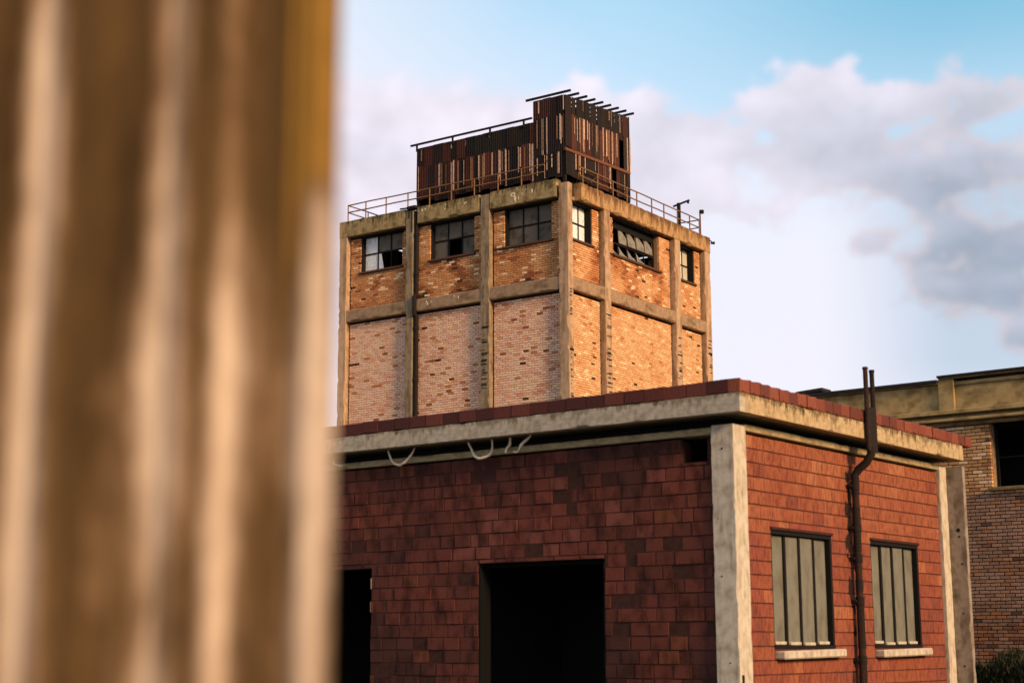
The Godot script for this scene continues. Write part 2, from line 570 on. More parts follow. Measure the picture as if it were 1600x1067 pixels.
func materials() -> void:
	var T := FastNoiseLite.TYPE_SIMPLEX_SMOOTH
	t_conc = ramp_tex(21, 0.006, [[0.0, C(0.62, 0.58, 0.52)], [0.35, C(0.84, 0.82, 0.78)], [0.55, C(0.95, 0.94, 0.91)], [0.75, C(1, 1, 0.98)], [1.0, C(0.88, 0.86, 0.81)]], 1024, 7)
	t_streak = ramp_tex(22, 0.012, [[0.0, C(0.6, 0.57, 0.53)], [0.35, C(0.88, 0.86, 0.84)], [0.6, C(1, 1, 1)], [1.0, C(0.92, 0.90, 0.87)]], 512, 5)
	t_blotch = ramp_tex(23, 0.006, [[0.0, C(0.42, 0.39, 0.34)], [0.30, C(0.72, 0.69, 0.64)], [0.52, C(1, 1, 1)], [1.0, C(0.95, 0.92, 0.88)]], 512, 6)
	t_bump = bump_tex(24, 0.03, 512, 6)
	t_brick = ramp_tex(25, 0.02, [[0.0, C(0.55, 0.5, 0.46)], [0.4, C(0.88, 0.86, 0.84)], [0.6, C(1, 1, 1)], [1.0, C(0.86, 0.84, 0.8)]], 1024, 6)
	t_run = ramp_tex(28, 0.03, [[0.0, C(0.42, 0.36, 0.34)], [0.38, C(0.74, 0.70, 0.68)], [0.55, C(1, 1, 1)], [0.75, C(1.0, 0.97, 0.92)], [1.0, C(0.75, 0.7, 0.68)]], 512, 4)
	t_dirt = ramp_tex(26, 0.014, [[0.0, C(0.3, 0.27, 0.24)], [0.4, C(0.78, 0.75, 0.72)], [0.6, C(1, 1, 1)], [1.0, C(1, 1, 1)]], 512, 5)
	t_rust = ramp_tex(27, 0.02, [[0.0, C(0.25, 0.2, 0.2)], [0.4, C(0.7, 0.62, 0.6)], [0.55, C(1, 0.9, 0.85)], [0.75, C(1.0, 0.75, 0.55)], [1.0, C(0.6, 0.5, 0.45)]], 512, 6)
	# concrete frames
	M.column_pale = tint(surface(t_conc, Vector3(1.5, 1.5, 1.5), 0.9, t_streak, Vector3(0.8, 5.0, 0.8), t_bump, 0.12), C(0.50, 0.44, 0.35))
	M.column_tower = tint(surface(t_conc, Vector3(2.0, 2.0, 2.0), 0.9, t_blotch, Vector3(1.1, 8.0, 1.1), t_bump, 0.12), C(0.44, 0.29, 0.18))
	M.column_mossy = tint(surface(t_conc, Vector3(2.0, 2.0, 2.0), 0.95, t_blotch, Vector3(0.7, 5.0, 0.7), t_bump, 0.12), C(0.27, 0.20, 0.125))
	M.band = tint(surface(t_conc, Vector3(1.6, 1.6, 1.6), 0.92, t_blotch, Vector3(3.0, 1.6, 3.0), t_bump, 0.12), C(0.31, 0.205, 0.125))
	M.soffit = tint(surface(t_conc, Vector3(1.2, 1.2, 1.2), 0.95, t_blotch, Vector3(2.0, 2.0, 2.0)), C(0.10, 0.095, 0.07))
	M.lintel = tint(surface(t_conc, Vector3(1.2, 0.8, 1.2), 0.92, t_blotch, Vector3(1.7, 0.9, 1.7), t_bump, 0.12), C(0.33, 0.265, 0.15))
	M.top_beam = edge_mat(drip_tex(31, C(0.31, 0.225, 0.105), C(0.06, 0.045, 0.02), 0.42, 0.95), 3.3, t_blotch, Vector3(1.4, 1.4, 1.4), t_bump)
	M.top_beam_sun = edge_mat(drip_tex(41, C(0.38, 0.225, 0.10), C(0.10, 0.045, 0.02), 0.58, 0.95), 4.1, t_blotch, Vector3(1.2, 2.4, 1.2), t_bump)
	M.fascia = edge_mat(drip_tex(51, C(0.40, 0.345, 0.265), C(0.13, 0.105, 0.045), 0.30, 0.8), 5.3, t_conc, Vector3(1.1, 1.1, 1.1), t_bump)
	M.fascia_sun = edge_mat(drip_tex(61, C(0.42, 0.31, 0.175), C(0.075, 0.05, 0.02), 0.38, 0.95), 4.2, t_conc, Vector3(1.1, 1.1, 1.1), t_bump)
	# brick faces
	M.brick = surface(t_brick, Vector3(0.9, 0.9, 0.9), 0.92)
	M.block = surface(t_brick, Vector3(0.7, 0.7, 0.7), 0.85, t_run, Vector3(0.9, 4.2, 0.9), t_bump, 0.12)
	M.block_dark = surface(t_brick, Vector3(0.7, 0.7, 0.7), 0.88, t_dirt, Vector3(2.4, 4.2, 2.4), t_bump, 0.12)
	M.mortar = tint(surface(t_conc, Vector3(1, 1, 1), 0.95), C(0.30, 0.175, 0.095))
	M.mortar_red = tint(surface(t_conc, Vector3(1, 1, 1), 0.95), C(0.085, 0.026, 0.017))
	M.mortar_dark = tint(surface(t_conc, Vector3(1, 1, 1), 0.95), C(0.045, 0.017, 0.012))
	M.mortar_old = tint(surface(t_conc, Vector3(1, 1, 1), 0.95), C(0.27, 0.17, 0.10))
	M.plaster = tint(surface(t_conc, Vector3(2.2, 2.2, 2.2), 0.92, t_blotch, Vector3(2.6, 1.9, 2.6), t_bump, 0.12), C(0.37, 0.26, 0.115))
	M.plaster_dark = tint(surface(t_conc, Vector3(1.2, 0.5, 1.2), 0.92, t_blotch, Vector3(1.6, 0.6, 1.6), t_bump, 0.12), C(0.20, 0.14, 0.065))
	M.jamb_shade_black = plain(C(0.003, 0.003, 0.003), 1.0)  # near-black that stands for shade on the doorway jambs
	M.felt_and_shade = plain(C(0.022, 0.02, 0.02), 0.9)
	M.inside = plain(C(0.02, 0.022, 0.025), 0.95)
	# metal and glass
	M.iron = tint(surface(t_rust, Vector3(0.6, 0.6, 0.6), 0.9), C(0.018, 0.014, 0.012))
	M.pipe = tint(surface(t_rust, Vector3(0.5, 0.9, 0.5), 0.85), C(0.034, 0.017, 0.012))
	M.rusty = tint(surface(t_rust, Vector3(0.5, 0.5, 0.5), 0.85), C(0.16, 0.07, 0.035))
	M.rail = tint(surface(t_rust, Vector3(0.8, 0.8, 0.8), 0.75), C(0.22, 0.13, 0.055))
	M.frame = plain(C(0.007, 0.0065, 0.006), 0.9)
	M.sill = tint(surface(t_rust, Vector3(0.5, 0.5, 0.5), 0.85), C(0.09, 0.05, 0.03))
	M.glass_grey = tint(surface(t_blotch, Vector3(1.9, 1.9, 1.9), 0.45), C(0.115, 0.093, 0.07))
	M.glass_grey.metallic_specular = 0.2
	M.glass_white = tint(surface(t_conc, Vector3(0.8, 1.6, 0.8), 0.3), C(0.74, 0.74, 0.76))  # bright sky in the panes is put into this colour
	M.glass_cream = tint(surface(t_conc, Vector3(0.8, 1.6, 0.8), 0.3), C(0.5, 0.47, 0.36))
	M.glass_old = tint(surface(t_blotch, Vector3(0.8, 0.8, 0.8), 0.4), C(0.20, 0.19, 0.145))
	M.sheet_grey = tint(surface(t_conc, Vector3(1.8, 3.2, 1.8), 0.55), C(0.155, 0.15, 0.118))
	M.white_wrap = tint(surface(t_conc, Vector3(0.3, 0.3, 0.3), 0.8), C(0.74, 0.62, 0.46))

func tint(m: StandardMaterial3D, c: Color) -> StandardMaterial3D:
	m.albedo_color = lin(c)
	return m

# ------------------------------------------------------------------ the tower
func tower_point(p: Vector3) -> Vector3:
	return Basis(Vector3.UP, TOWER_TURN) * (Vector3(-26.791, 0, -41.284) + p)

const TOWER_PALETTE := [Color(0.820, 0.581, 0.333), Color(0.732, 0.426, 0.218), Color(0.647, 0.338, 0.156), Color(0.561, 0.255, 0.099), Color(0.468, 0.193, 0.073), Color(0.307, 0.106, 0.044), Color(0.075, 0.040, 0.025), Color(0.82, 0.53, 0.37), Color(0.76, 0.43, 0.275), Color(0.65, 0.315, 0.185), Color(0.46, 0.185, 0.095)]

func window_grid(parent: Node3D, axis_x: bool, u0: float, u1: float, y0: float, y1: float, cols: int, rows: int, kinds: Array, deep: float) -> Node3D:
	# axis_x: the window lies in the face that looks along +z (u is x); else in the face that looks along +x (u is z)
	var P := func(u: float, y: float, out: float) -> Vector3:
		return Vector3(u, y, -deep + out) if axis_x else Vector3(-deep + out, y, u)
	var w := node("window", parent)
	var st := mb()
	var t := 0.05
	span(st, P.call(u0, y0, -0.03), P.call(u1, y0 + t, 0.03))
	span(st, P.call(u0, y1 - t, -0.03), P.call(u1, y1, 0.03))
	span(st, P.call(u0, y0 + t, -0.03), P.call(u0 + t, y1 - t, 0.03))
	span(st, P.call(u1 - t, y0 + t, -0.03), P.call(u1, y1 - t, 0.03))
	obj("frame", st, M.frame, w)
	st = mb()
	var b := 0.026
	for i in range(1, cols):
		var u := lerpf(u0 + t, u1 - t, float(i) / cols)
		span(st, P.call(u - b, y0 + t, -0.024), P.call(u + b, y1 - t, 0.024))
	for j in range(1, rows):
		var y := lerpf(y0 + t, y1 - t, float(j) / rows)
		span(st, P.call(u0 + t, y - b, -0.027), P.call(u1 - t, y + b, 0.027))
	obj("glazing_bar", st, M.frame, w)
	for j in rows:
		for i in cols:
			var kind: String = kinds[j][i]
			if kind == "none": continue
			var a := lerpf(u0 + t, u1 - t, float(i) / cols) + 0.01
			var c := lerpf(u0 + t, u1 - t, float(i + 1) / cols) - 0.01
			var d := lerpf(y0 + t, y1 - t, float(rows - 1 - j) / rows) + 0.01
			var e := lerpf(y0 + t, y1 - t, float(rows - j) / rows) - 0.01
			st = mb()
			if kind == "broken":
				# a jagged shard left in the corner
				var mid: float = a + (c - a) * 0.42
				var n: Vector3 = P.call(0, 0, 1) - P.call(0, 0, 0)
				for o in [0.0, 0.006]:
					tri(st, P.call(a, d, o), P.call(mid, d, o), P.call(a + 0.12, e, o), n)
					tri(st, P.call(a, d, o), P.call(a + 0.12, e, o), P.call(a, e, o), n)
				obj("pane", st, M.glass_white, w)
				continue
			span(st, P.call(a, d, -0.003), P.call(c, e, 0.003))
			var pane := obj("pane", st, {"grey": M.glass_grey, "white": M.glass_white, "cream": M.glass_cream, "old": M.glass_old}[kind], w)
			if kind != "grey": pane.set_meta("label", "pale pane with sky brightness put into its colour")
	st = mb()
	span(st, P.call(u0 + 0.001, y0 + 0.001, 0.03), P.call(u0 + 0.05, y1 - 0.001, deep - 0.215), 0.006)
	span(st, P.call(u0 + 0.05, y1 - 0.05, 0.03), P.call(u1 - 0.001, y1 - 0.001, deep - 0.215), 0.006)
	obj("reveal_shade", st, M.frame, w)  # near-black boards put shade into the deep reveal
	st = mb()
	span(st, P.call(u0 - 0.06, y0 - 0.08, -0.02), P.call(u1 + 0.06, y0 - 0.002, deep - 0.18 + 0.07), 0.01)
	obj("sill", st, M.sill, w)
	return w

func pivot_window(parent: Node3D) -> void:       # the wide broken window: two rows of vents hanging open
	var w := node("window", parent)
	w.set_meta("label", "wide window with its vents hanging open")
	var u0 := -6.2
	var u1 := -3.07
	var y0 := 14.54
	var y1 := 15.85
	var X := -0.42
	var st := mb()
	span(st, Vector3(X - 0.03, y0, u0), Vector3(X + 0.03, y0 + 0.06, u1))
	span(st, Vector3(X - 0.03, y1 - 0.30, u0), Vector3(X + 0.03, y1, u1))
	span(st, Vector3(X - 0.03, y0 + 0.06, u0), Vector3(X + 0.03, y1 - 0.3, u0 + 0.08))
	span(st, Vector3(X - 0.03, y0 + 0.06, u1 - 0.05), Vector3(X + 0.03, y1 - 0.3, u1))
	span(st, Vector3(X - 0.03, 15.0, u0 + 0.08), Vector3(X + 0.03, 15.06, u1 - 0.05))
	obj("frame", st, M.frame, w)
	for i in 5:
		var a := lerpf(u1 - 0.08, u0 + 0.12, float(i) / 5.0)
		var b := lerpf(u1 - 0.08, u0 + 0.12, float(i + 1) / 5.0)
		if i > 0:
			st = mb()
			span(st, Vector3(X - 0.02, y0 + 0.06, a - 0.014), Vector3(X + 0.02, 15.0, a + 0.014))
			obj("glazing_bar", st, M.frame, w)
		for row in 2:
			if row == 0 and i == 4 or row == 1 and i == 0: continue
			var yb := y0 + 0.08 if row == 0 else 15.07
			var yt := 14.98 if row == 0 else 15.54
			var swing := rng.randf_range(0.03, 0.10) * (1.0 if row == 1 else 0.8)
			st = mb()
			var n := Vector3(yt - yb, swing, 0).normalized()
			var t := n * 0.006
			# hinged at the top, the foot swung out; the glass is torn along a curve
			var foot := Vector3(X + swing, yb, 0)
			var head := Vector3(X + 0.01, yt, 0)
			var pts := [Vector3(foot.x, foot.y, a - 0.02)]
			for k in 7:
				var f := k / 6.0
				var cut := 0.15 + 0.85 * pow(f, 1.8) if row == 0 else 0.5 + 0.5 * sin(f * 2.2)
				var zz := lerpf(b + 0.03, a - 0.02, f)
				var q := foot.lerp(head, clampf(cut, 0.05, 1.0))
				pts.append(Vector3(q.x, q.y, zz))
			pts.insert(1, Vector3(foot.x, foot.y, b + 0.03))
			for k in range(1, pts.size() - 1):
				tri(st, pts[0] + t, pts[k] + t, pts[k + 1] + t, n)
				tri(st, pts[0] - t, pts[k] - t, pts[k + 1] - t, -n)
			obj("pane", st, M.glass_old, w)
			st = mb()
			tube(st, [Vector3(foot.x, foot.y, a - 0.02), Vector3(foot.x, foot.y, b + 0.03)], 0.018, 5)
			tube(st, [Vector3(foot.x, foot.y, a - 0.02), Vector3(head.x, head.y, a - 0.02)], 0.016, 5)
			tube(st, [Vector3(foot.x, foot.y, b + 0.03), Vector3(head.x, head.y, b + 0.03)], 0.016, 5)
			obj("vent_frame", st, M.frame if row == 0 else M.sill, w)
	st = mb()
	span(st, Vector3(X, y0 - 0.09, u0 - 0.08), Vector3(-0.10, y0 - 0.002, u1 + 0.06), 0.01)
	obj("sill", st, M.sill, w)

func tower() -> Node3D:
	var T := thing("brick_tower", "tall square orange brick tower with concrete frame and broken windows under a rusty shed", "tower", tower_point(Vector3.ZERO), TOWER_TURN)
	var L := func(u, y, w): return Vector3(u, y, -0.26 - w)
	var Rt := func(u, y, w): return Vector3(-0.26 - w, y, u)
	var winL := [[-8.93, -7.04, 14.54, 15.85], [-5.79, -3.91, 14.54, 15.85], [-2.65, -0.77, 14.54, 15.85]]
	var winR := [[-1.74, -0.44, 14.54, 15.85], [-6.2, -3.07, 14.54, 15.85], [-8.8, -7.46, 14.54, 15.85]]
	var st := mb()
	wall(st, L, -9.74, -0.26, 0.0, 16.0, 0.36, winL)
	wall(st, Rt, -9.5, -0.62, 0.0, 16.0, 0.36, winR)
	# the piece at the corner, beside the first window of the sunny side
	span(st, Vector3(-0.62, 0, -0.26), Vector3(-0.262, 14.54, -0.62))
	span(st, Vector3(-0.62, 14.54, -0.26), Vector3(-0.262, 16.0, -0.43))
	span(st, Vector3(-9.74, 0, -9.66), Vector3(-0.26, 16.0, -9.4))
	span(st, Vector3(-9.74, 0, -9.4), Vector3(-9.5, 16.0, -0.62))
	obj("wall", st, M.mortar, T)
	# concrete frame
	var cols := [
		[-0.38, 0.0, -0.28, 0.0, 0.0, 16.3], [-3.52, -3.15, -0.26, 0.0, 0.0, 16.42], [-6.74, -6.42, -0.26, 0.003, 0.0, 16.38], [-9.8, -9.45, -0.35, 0.0, 0.0, 15.868],
		[-0.26, 0.0, -2.62, -2.25, 0.0, 15.868], [-0.26, 0.0, -7.44, -7.04, 0.0, 15.868], [-0.35, 0.0, -9.72, -9.31, 0.0, 15.868]]
	for c in cols:
		st = mb()
		worn(st, Vector3(c[0], c[4], c[2]), Vector3(c[1], c[5], c[3]), 1, 0.02, 0.07, 0.14)
		obj("column", st, M.column_mossy if c[0] < -3.0 and c[0] > -7.0 else M.column_tower, T)
	for b in [[-9.45, -6.74], [-6.42, -3.52], [-3.15, -0.38]]:
		st = mb()
		worn(st, Vector3(b[0] + 0.003, 12.77, -0.24), Vector3(b[1] - 0.003, 13.2, -0.02), 0, 0.02, 0.06, 0.14)
		obj("ring_beam", st, M.band, T)
	for b in [[-2.25, -0.28], [-7.04, -2.62], [-9.31, -7.44]]:
		st = mb()
		worn(st, Vector3(-0.24, 12.77, b[0] + 0.003), Vector3(-0.02, 13.2, b[1] - 0.003), 2, 0.02, 0.06, 0.14)
		obj("ring_beam", st, M.band, T)
	for b in [[-9.8, -6.78], [-6.22, -3.58], [-3.12, -0.46]]:
		st = mb()
		worn(st, Vector3(b[0], 15.87, -0.30), Vector3(b[1], 16.46 + rng.randf() * 0.02, 0.012), 0, 0.025, 0.09, 0.14)
		obj("roof_beam", st, M.top_beam, T)
	for b in [[-5.06, -0.80], [-9.73, -5.063]]:
		st = mb()
		worn(st, Vector3(-0.30, 15.87, b[0]), Vector3(0.012, 16.47, b[1]), 2, 0.025, 0.09, 0.14)
		obj("roof_beam", st, M.top_beam_sun, T)
	st = mb()
	span(st, Vector3(-9.6, 16.10, -9.6), Vector3(-0.45, 16.38, -0.45))
	obj("roof_slab", st, M.soffit, T)
	st = mb()
	span(st, Vector3(-9.5, 13.0, -9.4), Vector3(-0.63, 13.2, -0.63))
	obj("floor_slab", st, M.inside, T)
	# windows
	window_grid(T, true, -8.93, -7.04, 14.54, 15.85, 3, 2, [["white", "grey", "grey"], ["white", "broken", "none"]], 0.38)
	window_grid(T, true, -5.79, -3.91, 14.54, 15.85, 3, 2, [["grey", "grey", "grey"], ["grey", "none", "grey"]], 0.38)
	window_grid(T, true, -2.65, -0.77, 14.54, 15.85, 3, 2, [["grey", "grey", "grey"], ["grey", "grey", "grey"]], 0.38)
	window_grid(T, false, -1.74, -0.44, 14.54, 15.85, 3, 2, [["white", "white", "white"], ["white", "white", "white"]], 0.46)
	pivot_window(T)
	window_grid(T, false, -8.8, -7.46, 14.54, 15.85, 3, 2, [["cream", "white", "white"], ["cream", "white", "white"]], 0.46)
	st = mb()
	for k in 22:
		var c: Array = [[-2.02, 16.18, 1.0], [-6.1, 16.3, 0.5], [-1.5, 16.3, 0.7], [-4.3, 16.25, 0.6], [-4.9, 16.3, 0.5], [-5.7, 13.05, 0.5], [-4.6, 13.1, 0.5]][k % 7]
		var x: float = c[0] + rng.randf_range(-0.22, 0.22)
		var y: float = c[1] + rng.randf_range(-0.08, 0.08)
		var zf := 0.013 if y > 15.0 else -0.019
		span(st, Vector3(x, y - rng.randf_range(0.03, 0.2) * c[2], zf - 0.004), Vector3(x + rng.randf_range(0.02, 0.05), y, zf + 0.004))
	for g in [[-2.12, 16.0, -2.08, 16.28], [-2.26, 16.16, -2.22, 16.27], [-2.22, 16.24, -2.12, 16.28], [-2.22, 16.15, -2.12, 16.18]]:
		span(st, Vector3(g[0], g[1], 0.012), Vector3(g[2], g[3], 0.02))
	var ws := obj("white_splash", st, M.white_wrap, T)
	ws.set_meta("kind", "stuff")
	for b in [[-9.45, -6.74], [-6.42, -3.52], [-3.15, -0.38]]:  # dark strips paint the shade under the beams and beside the piers
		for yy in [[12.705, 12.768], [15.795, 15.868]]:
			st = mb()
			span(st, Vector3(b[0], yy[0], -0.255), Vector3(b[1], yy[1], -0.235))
			obj("shade_strip", st, M.felt_and_shade, T)
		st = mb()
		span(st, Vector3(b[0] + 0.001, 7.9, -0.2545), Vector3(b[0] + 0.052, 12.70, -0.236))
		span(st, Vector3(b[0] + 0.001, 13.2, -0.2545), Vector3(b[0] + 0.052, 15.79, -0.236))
		obj("shade_strip", st, M.felt_and_shade, T)
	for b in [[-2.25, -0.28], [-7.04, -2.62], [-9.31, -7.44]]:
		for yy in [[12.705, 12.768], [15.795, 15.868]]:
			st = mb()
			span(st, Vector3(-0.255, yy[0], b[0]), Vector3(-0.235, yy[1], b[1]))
			obj("shade_strip", st, M.felt_and_shade, T)
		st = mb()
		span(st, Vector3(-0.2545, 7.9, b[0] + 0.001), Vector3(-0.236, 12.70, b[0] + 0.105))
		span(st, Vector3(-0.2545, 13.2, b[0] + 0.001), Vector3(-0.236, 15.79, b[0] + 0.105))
		obj("shade_strip", st, M.felt_and_shade, T)
	# rust bars laid bare where the concrete has spalled
	st = mb()
	for k in 26:
		var y := 11.9 + 0.9 * rng.randf() if k < 10 else 9.2 + 1.9 * rng.randf()
		span(st, Vector3(0.0, y, -0.26 * rng.randf_range(0.1, 0.4)), Vector3(0.006, y + rng.randf_range(0.02, 0.045), -0.26 * rng.randf_range(0.45, 1.0)))
	for z in [-2.6, -7.42, -9.7]:
		for k in 22:
			var y := 9.3 + 3.0 * rng.randf() if z > -8.0 else 9.3 + 3.2 * rng.randf()
			span(st, Vector3(0.0, y, z + rng.randf_range(0.0, 0.1)), Vector3(0.006, y + rng.randf_range(0.02, 0.05), z + rng.randf_range(0.2, 0.36)))
	for k in 18:
		var y := 9.8 + 2.2 * rng.randf()
		span(st, Vector3(-3.5 + rng.randf() * 0.06, y, 0.0), Vector3(-3.5 + rng.randf_range(0.15, 0.33), y + rng.randf_range(0.02, 0.045), 0.006))
	var rb := obj("exposed_rebar", st, M.iron, T)
	rb.set_meta("kind", "stuff")
	# the bricks
	var items := []
	var grime := noise(71, 0.55, 4)
	var patch := noise(72, 0.25, 3)
	var pickL := func(u: float, y: float) -> int: return tower_tone(u, y, winL, grime, patch, true)
	var pickR := func(u: float, y: float) -> int: return tower_tone(u, y, winR, grime, patch, false)
	var FL := func(u, y, o): return Vector3(u, y, -0.18 + o)
	var FR := func(u, y, o): return Vector3(-0.18 + o, y, u)
	for r in [[-9.45, -6.74], [-6.42, -3.52], [-3.15, -0.38]]:
		bond(items, FL, Vector3(0, 0, 1), r[0] + 0.05, r[1], 7.9, 12.71, 0.23, 0.0785, 0.012, 0.012, 0.10, winL, pickL, 0.006)
		bond(items, FL, Vector3(0, 0, 1), r[0] + 0.05, r[1], 13.2, 15.80, 0.23, 0.0785, 0.012, 0.012, 0.10, winL, pickL, 0.007)
	for r in [[-2.25, -0.28], [-7.04, -2.62], [-9.31, -7.44]]:
		bond(items, FR, Vector3(1, 0, 0), r[0] + 0.10, r[1], 7.9, 12.71, 0.23, 0.0785, 0.012, 0.012, 0.10, winR, pickR, 0.005)
		bond(items, FR, Vector3(1, 0, 0), r[0] + 0.10, r[1], 13.2, 15.80, 0.23, 0.0785, 0.012, 0.012, 0.10, winR, pickR, 0.005)
	lay(T, "brick", "brickwork", items, unit_block(Vector3(0.02, 0.06, 0.06)), M.brick, TOWER_PALETTE, 300)
	return T

func tower_tone(u: float, y: float, wins: Array, grime: FastNoiseLite, patch: FastNoiseLite, shady: bool) -> int:
	var g := grime.get_noise_2d(u * 1.2, y * 1.6)
	var p := patch.get_noise_2d(u + 40.0 * float(shady), y)
	var s := 0.0
	if y > 13.15:
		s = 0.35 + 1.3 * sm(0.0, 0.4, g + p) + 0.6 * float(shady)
		for w in wins:
			if u > w[0] - 0.5 and u < w[1] + 0.4 and y < 14.5:
				s += 1.25 * sm(13.3, 14.5, y) * sm(-0.35, 0.2, g)
		s += 1.1 * sm(13.7, 13.22, y) * sm(-0.3, 0.15, g)
	else:
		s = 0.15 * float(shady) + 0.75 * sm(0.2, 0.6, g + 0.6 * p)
		s += 0.9 * sm(12.35, 12.72, y) * sm(-0.25, 0.2, g)
	var r := rng.randf()
	if r < 0.004: return -1
	if r < 0.008: return 6
	if r < (0.085 if shady else 0.055): return 0
	if r < (0.125 if shady else 0.068): return 5 if rng.randf() < 0.2 + 0.3 * sm(0.5, 1.5, s) else 4
	var t := 1.45 + rng.randfn(0.0, 0.45) + 1.25 * s
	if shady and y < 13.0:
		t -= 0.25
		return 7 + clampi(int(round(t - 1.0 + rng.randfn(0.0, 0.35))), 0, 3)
	return clampi(int(round(t)), 1, 6)

# ------------------------------------------------------------------ things on the tower
func corrugated(st: SurfaceTool, a: Vector3, b: Vector3, y0: float, y1: float, out: Vector3, wave: float, amp: float, lean := 0.0) -> void:
	var along := b - a
	var len_ := along.length()
	var e := along.normalized()
	var n := maxi(2, int(len_ / wave * 6.0))
	var pts := []
	for i in n + 1:
		var u := len_ * i / n
		var ph := TAU * u / wave
		pts.append([a + e * u + out * (amp * cos(ph)), (out + e * (amp * TAU / wave * sin(ph))).normalized(), u])
	for sgn in [1.0, -1.0]:
		for i in n:
			var o: Vector3 = out * (0.0015 * sgn)
			var p0: Vector3 = pts[i][0] + o
			var p1: Vector3 = pts[i + 1][0] + o
			var n0: Vector3 = pts[i][1] * sgn
			var n1: Vector3 = pts[i + 1][1] * sgn
			var lo := Vector3(0, y0, 0)
			var hi := Vector3(0, y1, 0) + e * lean
			var q := [[p0 + lo, n0], [p1 + lo, n1], [p1 + hi, n1], [p0 + hi, n0]]
			var ix := [0, 1, 2, 0, 2, 3]
			if (q[1][0] - q[0][0]).cross(q[2][0] - q[0][0]).dot(n0) > 0.0: ix = [0, 2, 1, 0, 3, 2]
			for k in ix:
				st.set_normal(q[k][1]); st.set_uv(Vector2(0, 0)); st.add_vertex(q[k][0])

